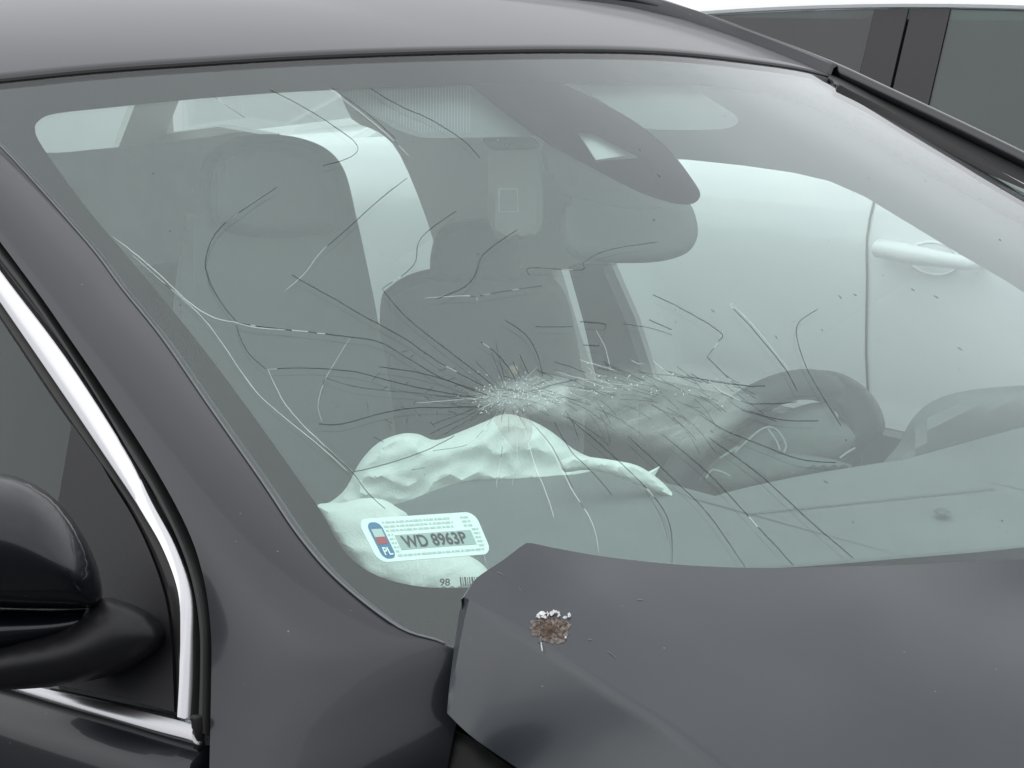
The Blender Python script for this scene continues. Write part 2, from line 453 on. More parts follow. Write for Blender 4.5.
# --- windscreen outline
glass_near = [(-65, 90), (0, 145), (43, 190), (86, 240), (122, 287), (163, 338), (210, 406), (262, 480), (300, 536), (340, 581), (400, 627), (450, 647)]
seam_px = [(-65, 88), (0, 82), (100, 72), (200, 65), (300, 59), (400, 55), (480, 53), (560, 52), (640, 53), (700, 57), (760, 64), (800, 70), (832, 78)]
glass_far = [(835, 80), (860, 93), (900, 114), (960, 147), (1024, 182), (1100, 225), (1200, 285), (1290, 345), (1340, 384)]
gn = [ws(*p) for p in catmull(glass_near, 4)]
gs = [ws(*p) for p in catmull(seam_px, 4)]
gf3 = [ws(*p) for p in catmull(glass_far, 4)]
near_yz = [(p.y, p.z) for p in gn]
seam_yz = [(p.y, p.z) for p in gs]
far_yz = [(p.y, p.z) for p in gf3]
(by0, bz0), (by1, bz1) = near_yz[-1], far_yz[-1]
base_yz = []
for i in range(1, 24):
    t = i/24; base_yz.append((by0+(by1-by0)*t, bz0+(bz1-bz0)*t - .05*(1-(2*t-1)**2)))
outline = near_yz + base_yz + list(reversed(far_yz)) + list(reversed(seam_yz))[1:-1]
windscreen = slab('windscreen', outline, WYZ(0), .004, M['wglass'], CAR, step=.05)
# --- black border
clear_px = [(470, 80), (400, 83), (300, 87), (200, 94), (110, 103), (55, 109), (38, 116), (34, 126), (43, 145), (82, 199), (125, 250), (190, 328), (244, 399), (298, 474), (322, 508),
            (338, 537), (354, 556), (378, 571), (410, 580), (445, 583), (500, 581), (600, 574), (700, 567), (800, 562), (900, 554), (1024, 543), (1150, 525), (1250, 500), (1300, 460), (1290, 410),
            (1200, 330), (1100, 268), (1024, 221), (960, 186), (900, 154), (850, 124), (825, 108), (800, 98), (760, 88), (700, 81), (640, 79), (560, 79)]
clear = [(lambda p: (p.y, p.z))(ws(*p)) for p in catmull(clear_px, 3, True)]
border = slab('black_border', outline, WYZ(-.0055), .0006, M['frit'], windscreen, step=.06, holes=[clear])
V, F = triangulate(outline, .06)
obj('powder_film', [wyz(a, b, -.0085) for a, b in V], F, M['film'], windscreen, kind='stuff')
tongue = catmull([(470, 79), (505, 106), (545, 135), (575, 152), (610, 171), (640, 186), (665, 195), (685, 199), (697, 197), (702, 189), (695, 176), (677, 152), (652, 128), (622, 108), (590, 91), (562, 78)], 4)
cut = [(578, 127), (594, 127), (643, 153), (597, 156)]
slab('sensor_shade', tongue+[(562, 60), (470, 60)], W(-.0065), .0006, M['frit'], windscreen, step=14, holes=[cut])
slab('camera_bracket', [(571, 121), (600, 121), (648, 152), (596, 160)], WB(.022), .004, M['trim'], windscreen, step=14)
# dotted print that fades out of the border at its lower edge
V, F = [], []
for i in range(190):
    t = i/189; u = 560 + t*470
    pts = [(500, 581), (600, 574), (700, 567), (800, 562), (900, 554), (1040, 542)]
    for a, b in zip(pts, pts[1:]):
        if a[0] <= u <= b[0]: v = a[1]+(b[1]-a[1])*(u-a[0])/(b[0]-a[0])
    hgt = 3.2
    q = [ws(u-.6, v+1, -.0062), ws(u+.6, v+1, -.0062), ws(u+.5, v-hgt, -.0062), ws(u-.5, v-hgt, -.0062)]
    b = len(V); V += q; F.append((b, b+1, b+2, b+3))
obj('border_dots', V, F, M['frit2'], windscreen, smooth=False, kind='stuff')

# --- cracks
def ribbon(V, F, pts, wd, off=.0007, taper=True, jit=.4):
    pts = catmull(pts, 5)
    pts = [(p[0]+jit*(noise.noise(Vector((p[0]*.09, p[1]*.09, 1)))+.8*noise.noise(Vector((p[0]*.35, p[1]*.35, 1)))), p[1]+jit*(noise.noise(Vector((p[0]*.09, p[1]*.09, 5)))+.8*noise.noise(Vector((p[0]*.35, p[1]*.35, 5))))) for p in pts]
    n = len(pts); b = len(V)
    for i, p in enumerate(pts):
        a = pts[max(i-1, 0)]; c = pts[min(i+1, n-1)]
        dx, dy = c[0]-a[0], c[1]-a[1]; l = math.hypot(dx, dy) or 1
        k = wd*(.35+.65*math.sin(math.pi*min(1, max(0, (i+.6)/n)))**.5) if taper else wd
        k *= .8+.5*abs(noise.noise(Vector((p[0]*.05, p[1]*.05, 8))))
        nx, ny = -dy/l*k/2, dx/l*k/2
        A = ws(p[0]+nx, p[1]+ny, .0001); B = ws(p[0]-nx, p[1]-ny, .0001); C = ws(p[0], p[1], off)
        V += [A, C, B]
    for i in range(n-1):
        o = b+i*3
        F += [(o, o+1, o+4, o+3), (o+1, o+2, o+5, o+4)]
def crack(pts, wd=1.5, kind='grime'):
    wd *= .78 if kind != 'frost' else .58
    V, F = [], []; ribbon(V, F, pts, wd); o = obj('crack', V, F, M[kind], windscreen)
    o.data.materials.append(M['glint' if kind in ('grime', 'grime_fine') else 'grime_fine'])
    sd_ = pts[0][0]*.37
    for p in o.data.polygons:
        c = p.center
        if noise.noise(Vector((c.x*55+sd_, c.y*55, c.z*55))) > (.52 if kind == 'grime' else .50): p.material_index = 1
    return o
G, Fz, gf, ff = 'grime', 'frost', 'grime_fine', 'frost_fine'
CR = [
 ([(113, 237), (133, 252), (160, 275), (190, 303), (215, 318), (240, 323)], 1.9, Fz),
 ([(133, 256), (165, 284), (197, 312), (220, 340), (240, 370), (262, 398), (300, 430), (330, 455), (347, 471)], 1.6, Fz),
 ([(277, 187), (238, 213), (215, 234), (206, 258), (207, 273), (213, 289), (225, 308), (238, 323)], 1.8, G),
 ([(277, 187), (250, 204), (226, 223)], 1.0, ff),
 ([(238, 323), (262, 327), (300, 331), (342, 336), (379, 342), (412, 361), (446, 380), (487, 395)], 1.5, G),
 ([(236, 323), (258, 328), (285, 330)], 1.4, Fz),
 ([(237, 325), (240, 337), (250, 355), (267, 370)], 1.5, G),
 ([(268, 370), (275, 385), (284, 402), (302, 424), (325, 446), (352, 471)], 1.6, Fz),
 ([(267, 370), (300, 368), (350, 371), (379, 378), (425, 389), (483, 399)], 1.3, G),
 ([(292, 275), (304, 282), (333, 298), (362, 315), (404, 338), (437, 361), (483, 386)], 1.6, G),
 ([(383, 290), (404, 315), (437, 342), (467, 365), (494, 386)], 1.4, G),
 ([(325, 378), (362, 388), (425, 394), (479, 402)], 1.1, gf),
 ([(319, 424), (342, 424), (383, 413), (417, 408), (483, 407)], 1.4, G),
 ([(322, 422), (318, 405), (325, 380), (342, 351), (350, 338)], 1.1, ff),
 ([(379, 367), (425, 374), (475, 390)], 1.2, G),
 ([(354, 472), (383, 465), (425, 451), (454, 436)], 1.3, G),
 ([(433, 451), (467, 445), (483, 430)], .9, gf),
 ([(325, 447), (352, 472), (367, 492), (385, 509)], 1.1, G),
 ([(504, 438), (500, 463), (496, 488)], 1.2, ff),
 ([(515, 420), (517, 455), (512, 486)], 1.3, Fz),
 ([(521, 415), (533, 459), (548, 498), (554, 518)], 1.6, Fz),
 ([(529, 420), (550, 447), (571, 488), (592, 522), (599, 553)], 1.6, Fz),
 ([(529, 420), (552, 447), (573, 488)], .9, G),
 ([(554, 422), (571, 451), (592, 472), (612, 495)], 1.2, G),
 ([(567, 417), (608, 451), (654, 497), (670, 526), (672, 563)], 1.5, G),
 ([(628, 436), (666, 472), (707, 513), (745, 567)], 1.5, G),
 ([(661, 434), (707, 472), (749, 517), (793, 565)], 1.7, G),
 ([(709, 438), (761, 476), (811, 522), (853, 558)], 1.8, G),
 ([(653, 295), (682, 309), (720, 332), (718, 342), (707, 357)], 1.3, G),
 ([(707, 357), (728, 378)], 1.2, G),
 ([(730, 305), (757, 334), (786, 370), (797, 391)], 1.6, G),
 ([(731, 303), (758, 331), (788, 369)], .8, ff),
 ([(818, 309), (797, 326), (803, 359), (820, 392), (841, 426)], 1.3, G),
 ([(686, 376), (720, 383), (749, 386), (765, 386)], 1.3, G),
 ([(691, 374), (741, 401), (768, 404), (797, 402)], 1.4, G),
 ([(749, 411), (782, 420), (818, 421)], 1.2, G),
 ([(700, 415), (724, 430), (761, 445), (799, 459), (836, 463)], 1.5, G),
 ([(649, 320), (672, 330)], 1.1, G), ([(624, 324), (650, 328), (672, 335)], 1.0, gf),
 ([(370, 88), (398, 105), (433, 121), (464, 141), (480, 158)], 1.4, G),
 ([(329, 88), (366, 117), (390, 137), (409, 156)], 1.3, ff),
 ([(332, 88), (369, 115), (396, 139)], .9, G),
 ([(270, 90), (300, 105), (335, 127), (357, 145), (351, 157), (323, 166)], 1.3, G),
 ([(213, 96), (245, 118)], .9, gf),
 ([(407, 178), (378, 201), (347, 229), (327, 246)], 1.4, G),
 ([(327, 246), (316, 258), (304, 274), (285, 291)], 1.4, Fz),
 ([(456, 211), (421, 238), (413, 266), (382, 289)], 1.2, G),
 ([(517, 230), (484, 254), (470, 283), (437, 299)], 1.2, G),
 ([(657, 242), (609, 250), (584, 262), (581, 270), (530, 268), (530, 276)], 1.0, gf),
 ([(481, 342), (496, 353), (508, 367), (517, 383)], 1.5, G),
 ([(505, 320), (527, 336), (538, 357), (543, 378)], 1.5, G),
 ([(520, 355), (529, 375)], 1.4, G), ([(513, 362), (521, 378)], 1.2, G),
 ([(536, 327), (573, 327)], .9, gf), ([(583, 345), (599, 346)], 1.2, G), ([(580, 322), (604, 324), (604, 330)], 1.1, G),
 ([(596, 330), (606, 350), (611, 372)], 1.0, ff),
 ([(480, 296), (512, 290), (542, 286)], .8, gf), ([(425, 298), (470, 296), (478, 301)], 1.1, ff),
 ([(634, 372), (690, 378), (755, 387)], 1.0, gf),
 ([(645, 490), (660, 515), (668, 540)], .7, gf), ([(412, 470), (425, 468)], .8, gf),
 ([(416, 556), (422, 582)], 1.0, ff), ([(482, 548), (486, 562)], 1.0, ff),
]
for c in CR: crack(*c)
# dense hairlines radiating from the impact, along the crushed ridge
V1, F1, V2, F2, V3, F3 = [], [], [], [], [], []
for i in range(80):
    s = rnd.random()
    cx = 500 + 245*s**1.1; cy = 398 - 14*math.sin(s*3) + rnd.gauss(0, 5+9*s)
    ang = rnd.choice([1, 0, 0])*math.pi + rnd.gauss(.14 + .40*s, .16)
    ln = rnd.uniform(12, 46)
    dx, dy = math.cos(ang), math.sin(ang)
    bend = rnd.uniform(-4, 4)
    pts = [(cx, cy), (cx+dx*ln*.5-dy*bend*.5, cy+dy*ln*.5+dx*bend*.5), (cx+dx*ln, cy+dy*ln)]
    if i % 4 != 0: ribbon(V1, F1, pts, rnd.uniform(.3, .65))
    else: ribbon(V2, F2, pts, rnd.uniform(.5, 1.0))
for i in range(46):            # star around the point of impact
    ang = rnd.uniform(0, 2*math.pi); r0 = rnd.uniform(6, 34); ln = rnd.uniform(8, 45) * (1.3 if math.cos(ang) < 0 else .8)
    e = .62
    pts = [(508+math.cos(ang)*r0*1.3, 396+math.sin(ang)*r0*e)]
    pts.append((508+math.cos(ang)*(r0+ln*.5)*1.3 + rnd.uniform(-1, 1), 396+math.sin(ang)*(r0+ln*.5)*e))
    pts.append((508+math.cos(ang)*(r0+ln)*1.3, 396+math.sin(ang)*(r0+ln)*e))
    if i % 3: ribbon(V1, F1, pts, rnd.uniform(.6, 1.1))
    else: ribbon(V2, F2, pts, rnd.uniform(.6, 1.1))
for i in range(16):            # lower fan from ridge to lower right
    s = rnd.random(); cx = 560+150*s; cy = 408+rnd.uniform(-10, 12)
    ln = rnd.uniform(20, 60); a = rnd.gauss(.82, .16)
    pts = [(cx, cy), (cx+math.cos(a-.1)*ln*.5, cy+math.sin(a-.1)*ln*.5), (cx+math.cos(a)*ln, cy+math.sin(a)*ln)]
    ribbon(V1, F1, pts, rnd.uniform(.6, 1.1))
for i in range(30):            # joints between the radial cracks
    r = rnd.uniform(30, 120); a = rnd.uniform(2.4, 3.9)
    da = rnd.uniform(.05, .13); jr = rnd.uniform(-5, 5)
    pts = [(508+math.cos(a+k*da)*(r+k*jr)*1.25, 396+math.sin(a+k*da)*(r+k*jr)*.7) for k in range(2)]
    ribbon(V1, F1, pts, .8)
obj('hairline_cracks', V1, F1, M['grime_fine'], windscreen, kind='stuff')
obj('bright_hairline_cracks', V2, F2, M['frost_fine'], windscreen, kind='stuff')
for i in range(260):           # splinters of glass
    s = rnd.random()
    if i < 170: cx, cy = 512+rnd.gauss(0, 24), 396+rnd.gauss(0, 10)
    else: cx, cy = 510+240*s, 398-15*math.sin(s*3)+rnd.gauss(0, 6+8*s)
    a = rnd.uniform(0, math.pi); l = rnd.uniform(.35, 1.2) * (1.8 if rnd.random() < .06 else 1)
    wd = rnd.uniform(.2, .45)
    b = len(V3)
    for (x, y, o) in ((-l, 0, 0), (0, -wd, 0), (l, 0, 0), (0, wd, 0)):
        V3.append(ws(cx+x*math.cos(a)-y*math.sin(a), cy+x*math.sin(a)+y*math.cos(a), .0003))
    V3.append(ws(cx, cy, .0016))
    F3 += [(b, b+1, b+4), (b+1, b+2, b+4), (b+2, b+3, b+4), (b+3, b, b+4)]
obj('glass_splinters', V3, F3, M['shard'], windscreen, kind='stuff', smooth=False)
# powdered glass film over the crushed zone
pz = catmull([(452, 400), (480, 385), (520, 372), (580, 368), (640, 362), (700, 366), (750, 385), (765, 405), (740, 435), (700, 462), (650, 455), (600, 440), (550, 425), (500, 418)], 4, True)
V, F = triangulate(pz, 7)
po = obj('powdered_glass', [ws(a, b, .0004) for a, b in V], F, M['powder'], windscreen, kind='stuff')
at = po.data.attributes.new('dens', 'FLOAT', 'POINT')
for i, (a, b) in enumerate(V):
    d = min(1, edge_dist((a, b), pz)/24)
    at.data[i].value = d*d*(3-2*d)*(.85 if a > 570 else 1.7)
# smear of grey dust under the point of impact
M['stain'] = alpha_mat('grey_dust_smear', (.30, .31, .28), .30)
st_ = catmull([(494, 420), (504, 412), (520, 412), (532, 424), (530, 440), (519, 449), (508, 442)], 4, True)
V, F = triangulate(st_, 6)
obj('dust_smear', [ws(a, b, .0003) for a, b in V], F, M['stain'], windscreen, kind='stuff')
# specks of dirt on the glass
V, F = [], []
def speck(fn, u, v, l, wd, a, V, F, h=.0008):
    b = len(V)
    for k in range(6):
        t = k*math.pi/3; x, y = l*math.cos(t)*rnd.uniform(.7, 1.2), wd*math.sin(t)*rnd.uniform(.7, 1.2)
        V.append(fn(u+x*math.cos(a)-y*math.sin(a), v+x*math.sin(a)+y*math.cos(a), .0001))
    V.append(fn(u, v, h))
    for k in range(6): F.append((b+k, b+(k+1) % 6, b+6))
fixed = [(153, 174, 1.5), (170, 231, 1.3), (180, 305, 1.5), (640, 150, 1.5), (654, 220, 2), (478, 254, 1.6), (659, 176, 2.5), (713, 311, 3), (936, 297, 4), (960, 349, 3.5), (840, 297, 3), (913, 290, 2.5), (855, 295, 3), (822, 330, 1.5),
         (826, 482, 3), (846, 440, 1.5), (853, 522, 1.5), (1002, 521, 2), (712, 432, 2), (776, 337, 3), (1000, 240, 2)]
for u, v, l in fixed: speck(lambda a, b, o: ws(a, b, o), u, v, l, .8, .8+rnd.uniform(-.3, .3), V, F)
for i in range(95):
    u, v = rnd.uniform(120, 1010), rnd.uniform(110, 560)
    if v > 560-.25*abs(u-700) and u < 560: continue
    try: speck(lambda a, b, o: ws(a, b, o), u, v, rnd.uniform(.35, 1.0), rnd.uniform(.3, .5), rnd.uniform(.5, 1.1), V, F)
    except ValueError: pass
obj('dirt_specks', V, F, M['grime_fine'], windscreen, kind='stuff')

# --- registration sticker, inside face of the glass
ST = [(357, 512.5), (475, 505), (493, 547), (379, 556)]          # TL TR BR BL
def stq(a, b):
    t = (ST[0][0]+(ST[1][0]-ST[0][0])*a, ST[0][1]+(ST[1][1]-ST[0][1])*a); q = (ST[3][0]+(ST[2][0]-ST[3][0])*a, ST[3][1]+(ST[2][1]-ST[3][1])*a)
    return (t[0]+(q[0]-t[0])*b, t[1]+(q[1]-t[1])*b)
def STM(off): return lambda a, b, o: ws(*stq(a, b), off+o)
def rrect(x0, y0, x1, y1, rx, ry, n=5):
    o = []
    for cx, cy, a0 in ((x1-rx, y0+ry, -90), (x1-rx, y1-ry, 0), (x0+rx, y1-ry, 90), (x0+rx, y0+ry, 180)):
        for k in range(n+1):
            a = R(a0+90*k/n); o.append((cx+rx*math.cos(a), cy+ry*math.sin(a)))
    return o
STK = slab('registration_sticker', rrect(0, 0, 1, 1, .08, .24), STM(-.0075), .0004, M['white_label'], CAR, step=.12,
           label='white registration sticker with blue PL band and number WD 8963P')
slab('blue_band', rrect(.055, .10, .175, .93, .05, .15), STM(-.0071), .0002, M['blue'], STK, step=.1)
slab('flag_white_field', [(.072, .26), (.160, .26), (.160, .44), (.072, .44)], STM(-.0068), .0001, M['label_print'], STK, step=.1)
slab('flag_red_field', [(.072, .44), (.160, .44), (.160, .60), (.072, .60)], STM(-.0068), .0001, M['red'], STK, step=.1)
slab('number_panel', [(.245, .42), (.90, .42), (.90, .76), (.245, .76)], STM(-.0071), .0002, M['label_panel'], STK, step=.1)
V, F = [], []
for row in range(9):
    y = .10+row*.095
    if .36 < y < .8: cols = [(.19, .235), (.915, .97)]
    else: cols = [(.19, .78 if y < .36 else .95)] + ([(.86, .93)] if y < .36 else [])
    for x0, x1 in cols:
        x = x0
        while x < x1:
            l = rnd.uniform(.015, .045)
            b = len(V); x2 = min(x+l, x1)
            for a_, b_ in ((x, y), (x2, y), (x2, y+.042), (x, y+.042)): V.append(ws(*stq(a_, b_), -.0070))
            F.append((b, b+1, b+2, b+3)); x += l+rnd.uniform(.006, .014)
obj('security_pattern', V, F, M['label_print'], STK, kind='stuff', smooth=False)
def text_on(name, body, mapfn, x0, y0, x1, y1, m, parent, **kw):
    cu = bpy.data.curves.new(name, 'FONT'); cu.body = body; cu.size = 1; cu.resolution_u = 4; cu.offset = .022
    to = bpy.data.objects.new(name, cu); COL.objects.link(to)
    bpy.context.view_layer.update()
    me = bpy.data.meshes.new_from_object(to.evaluated_get(bpy.context.evaluated_depsgraph_get()))
    V = [v.co.copy() for v in me.vertices]; F = [tuple(p.vertices) for p in me.polygons]
    bpy.data.objects.remove(to); bpy.data.meshes.remove(me)
    a0, a1 = min(v.x for v in V), max(v.x for v in V); b0, b1 = min(v.y for v in V), max(v.y for v in V)
    W_ = [mapfn(x0+(x1-x0)*(v.x-a0)/(a1-a0), y1-(y1-y0)*(v.y-b0)/(b1-b0), 0) for v in V]
    return obj(name, W_, F, m, parent, smooth=False, **kw)
text_on('country_letters', 'PL', STM(-.0066), .085, .68, .158, .86, M['white_label'], STK)
text_on('registration_number', 'WD 8963P', STM(-.0066), .285, .45, .835, .74, M['ink'], STK)
text_on('glass_marking', '98', W(-.0062), 440, 573, 450.5, 580.5, M['ink'], windscreen)
V, F = [], []
x = 460
for wd in (1.4, .8, 1.6, .8, 1.2, 2.0, .8, 1.4, .9, 1.8):
    b = len(V)
    for q in ((x, 571.5), (x+wd, 571.3), (x+wd+1, 580.2), (x+1, 580.4)): V.append(ws(q[0], q[1], -.0062))
    F.append((b, b+1, b+2, b+3)); x += wd+1.15
obj('glass_barcode', V, F, M['ink'], windscreen, smooth=False)

# --- roof
def seam_point(y):
    y = max(gs[0].y, min(gs[-1].y, y))
    for p, q in zip(gs, gs[1:]):
        if p.y <= y <= q.y:
            t = (y-p.y)/(q.y-p.y+1e-9); return p.lerp(q, t)
    return gs[-1].copy()
rows = []
NY = 40
Y0, Y1 = gs[0].y, gs[-1].y
Ys = [Y0 + (Y1-Y0)*i/NY for i in range(NY+1)]
ds = [.006, .009, .014, .03, .06, .12, .2, .32, .46, .65, .9, 1.2, 1.6, 2.0, 2.3]
def roof_pt(y, d):
    s = seam_point(y)
    base = s + Vector((-1, 0, .48)).normalized()*.0
    z = s.z + .003 + .098*(1-math.exp(-d/.50)) - .006*d*d
    if d < .012: z -= (.012-d)*1.2
    z += .036*min(1, d/.4)*max(0, y/.75)
    return Vector((s.x - d, y*(1+.04*min(1, d)), z))
yf = on_plane((0, 1, 0), .80)
far_px = [(300, -50), (450, -30), (560, -14), (640, 0), (700, 19), (760, 41), (830, 68), (880, 91), (950, 124), (1024, 160), (1100, 199), (1200, 256), (1300, 318), (1370, 366)]
far_rail = [yf(*p) for p in catmull(far_px, 5)]
def rail_at(x):
    for p, q in zip(far_rail, far_rail[1:]):
        if p.x <= x <= q.x: return p.lerp(q, (x-p.x)/(q.x-p.x+1e-9))
    return Vector((x, .80, far_rail[0].z)) if x < far_rail[0].x else far_rail[-1].copy()
for d in ds:
    r = [roof_pt(y, d) for y in Ys]; e = r[-1]; k = rail_at(e.x)
    r += [e.lerp(k, .35)+Vector((0, 0, .013)), e.lerp(k, .7)+Vector((0, 0, .014)), k+Vector((0, -.004, -.004))]
    rows.append(r)
roof = grid('roof', rows, M['paint'], CAR)
grid('headliner', [[p - Vector((0, 0, .03)) for p in r] for r in rows[3:]], M['liner'], CAR)
# rubber seal in the gap above the glass
V, F = tube_data([seam_point(Y0+(Y1-Y0-.02)*i/60)+Vector((-.003, 0, .0005)) for i in range(61)], .0042, 8)
obj('roof_seal', V, F, M['rubber'], CAR)
# --- side rails of the roof, running down the pillars
rail = [(-2.9, -.66, 1.40), (-2.3, -.69, 1.45), (-1.7, -.70, 1.475), (-1.35, -.70, 1.465), (-1.15, -.70, 1.448), (-.979, -.705, 1.409), (-.78, -.733, 1.331), (-.487, -.785, 1.216), (-.3, -.80, 1.12), (-.2, -.82, 1.02)]
railc = catmull(rail, 5)
tube('roof_side_moulding', far_rail, .011, M['gloss'], CAR, 10)
tube('door_seal', [p + Vector((-.002, -.014, -.016)) for p in far_rail if p.x > -1.0], .008, M['rubber'], CAR, 8)

# --- near pillar and fender (one stamping)
pairs = [((-65, 90), (-92, 112)), ((0, 145), (-35, 194)), ((86, 240), (36, 290)), ((122, 287), (68, 336)), ((163, 338), (100, 383)), ((210, 406), (150, 460)), ((262, 480), (187, 528)), ((300, 536), (204, 580)),
         ((340, 581), (211, 635)), ((400, 627), (211, 690)), ((450, 647), (210, 742))]
As = [ws(*a, -.001) for a, b in pairs]; Bs = [side(*b) for a, b in pairs]
As += [at_z(1.018)(447, 690), at_z(.955)(432, 768), at_z(.87)(425, 850), at_z(.70)(430, 960)]
Bs += [side(209, 800), side(209, 860), side(209, 930), side(208, 1080)]
bul = [.012]*6 + [.012, .013, .014, .016, .018, .018, .018, .02, .02]
nrm = Vector((.15, -.62, .77)).normalized()
def patch(As, Bs, bul, n=14):
    A = catmull([tuple(a)+(b,) for a, b in zip(As, bul)], 6); B = catmull([tuple(b) for b in Bs], 6)
    rows = []
    for a, b in zip(A, B):
        pa, pb, h = Vector(a[:3]), Vector(b), a[3]; r = []
        for j in range(n+1):
            t = j/n; r.append(pa.lerp(pb, t) + nrm*(h*4*t*(1-t)))
        # turned edges
        r = [pa+Vector((.004, .012, -.006))] + r + [pb+Vector((0, .03, 0))]
        rows.append(r)
    return rows
prow = patch(As, Bs, bul)
grid('pillar_and_fender', prow, M['paint'], CAR, label='near side windscreen pillar flowing into the front fender')
fr3 = [yf(*p) for p in catmull([(822, 66), (850, 79), (880, 94), (950, 127), (1024, 163), (1100, 202), (1200, 259), (1290, 315), (1350, 356)], 5)]
gr3 = [Vector(p) for p in resample([tuple(ws(q[0]-4, q[1]+5, .0015)) for q in catmull([(826, 76)]+glass_far[1:], 4)], len(fr3))]
sp_ = gf3[0]+Vector((0, .01, .001))
rows = [[a+Vector((-.001, -.002, -.006)), a, a+Vector((.001, .004, .003)), a.lerp(b, .3)+Vector((-.004, .0, -.004)), a.lerp(b, .75)+Vector((-.004, .0, -.002)), b+Vector((0, 0, -.004)), b+Vector((0, -.01, -.04))] for a, b in zip(gr3, fr3)]
rows[0] = [gs[-1]+Vector((-.004, .004, .0003*k)) for k in range(7)]
grid('pillar_seal', rows, M['rubber'], CAR)
rows = [[r[-3]+Vector((.0, .012, -.01)), r[-1]+Vector((.0, .012, -.01))] for r in rows]
e_ = rows[-1]
rows += [[p+Vector((.10, .03, -.06)) for p in e_], [p+Vector((.3, .04, -.18)) for p in e_], [p+Vector((.5, .04, -.5)) for p in e_]]
grid('pillar_and_fender', rows, M['paint'], CAR)
edge_line = [r[1]+nrm*.0012 for r in prow[:60]]
tube('windscreen_seal', edge_line, .0010, M['edge'], CAR, 6)

# --- near door
B_px = catmull([(-92, 112), (-35, 194), (7, 248), (68, 336), (132, 430), (171, 497), (199, 555), (209, 600), (211, 640), (210, 742)], 6)
CO = [(-60, 180), (0, 266), (68, 356), (129, 450), (155, 500), (180, 546), (196, 592), (199, 640), (199, 680), (197, 722)]
CI = [(-60, 215), (0, 300), (68, 400), (124, 482), (149, 519), (171, 557), (187, 600), (191, 640), (191, 680), (189, 719)]
FI = [(-60, 236), (-6, 312), (58, 408), (112, 482), (134, 518), (152, 556), (166, 598), (172, 640), (175, 680), (175, 713)]
co, ci, fi = catmull(CO, 6), catmull(CI, 6), catmull(FI, 6)
bp = resample(B_px, len(co))
DOOR = None
SNn = SN.normalized()
def lerp2(a, b, t): return (a[0]+(b[0]-a[0])*t, a[1]+(b[1]-a[1])*t)
# door: outer skin under the belt line
belt_top = [(-700, 470), (-400, 570), (-200, 625), (-60, 662), (0, 677), (49, 687), (110, 700), (160, 711), (190, 718), (201, 722)]
belt_bot = [(-700, 480), (-400, 582), (-200, 638), (-60, 672), (0, 687), (49, 702), (110, 720), (160, 735), (190, 743), (200, 746)]
bt, bb = catmull(belt_top, 5), catmull(belt_bot, 5)
rows = []
for p in bb:
    q = side(*p); r = []
    for (dy, z) in ((-.006, None), (.010, -.012), (.020, -.04), (.030, -.10), (.036, -.2), (.030, -.35), (.02, -.5), (.0, -.62), (-.03, -.72)):
        r.append(Vector((q.x, q.y-dy, q.z+(z or 0)-.001)))
    rows.append(r)
rows.append([v+Vector((.006, .03, 0)) for v in rows[-1]])
door = grid('door', rows, M['gloss'], CAR, label='near front door in glossy black with chrome trim')
grid('door', [[mirror_y(p)+Vector((0, 0, -.17)) for p in r] for r in rows], M['paint'], CAR)
# black frame channel between pillar and chrome
rows = []
for b, c in zip(bp, co):
    r = []
    for t, h in ((0.02, -.016), (.18, -.014), (.30, -.004), (.45, .003), (.62, .004), (.75, -.001), (.9, -.004), (1.0, -.004)):
        r.append(side(*lerp2(b, c, t), h))
    rows.append(r)
grid('window_frame', rows, M['rubber'], door)
# chrome surround with a crest that wanders inward-outward along its run
rows = []
N = len(co)
for i, (a, b) in enumerate(zip(co, ci)):
    s = i/(N-1); q_ = max(0, min(1, (s-.25)/.6)); cr_ = .80-.34*q_*q_*(3-2*q_)
    h1 = .008+.009*q_
    r = [side(*a, -.004), side(*lerp2(a, b, .03), h1*.35), side(*lerp2(a, b, .10), h1*.62), side(*lerp2(a, b, cr_*.6), h1*.95), side(*lerp2(a, b, cr_-.03), h1*1.08), side(*lerp2(a, b, cr_+.05), h1*1.02),
         side(*lerp2(a, b, min(.97, cr_+.55*(1-cr_))), h1*.45), side(*lerp2(a, b, .97), h1*.05), side(*b, -.006)]
    rows.append(r)
chrome = grid('chrome_window_surround', rows, M['chrome'], door)
rows = []
for a, b in zip(ci, fi):
    rows.append([side(*a, -.004), side(*lerp2(a, b, .25), .001), side(*lerp2(a, b, .6), .003), side(*lerp2(a, b, .9), .0), side(*b, -.008), side(*lerp2(a, b, 1.1), -.012)])
grid('glass_run_seal', rows, M['rubber'], door)
# belt moulding
rows = []
for a, b in zip(bt, bb):
    rows.append([side(*a, -.006), side(*lerp2(a, b, .05), .004), side(*lerp2(a, b, .2), .0085), side(*lerp2(a, b, .55), .0095), side(*lerp2(a, b, .85), .0085), side(*lerp2(a, b, .97), .005), side(*b, -.006)])
rows.append([p+SNn*.012+Vector((.003, 0, 0)) for p in rows[-1]])
grid('belt_moulding', rows, M['chrome'], door, label='polished moulding along the base of the window')
rbox('moulding_end_cap', side(201, 733, .004), (.008, .008, .030), M['cap'], door, .002)
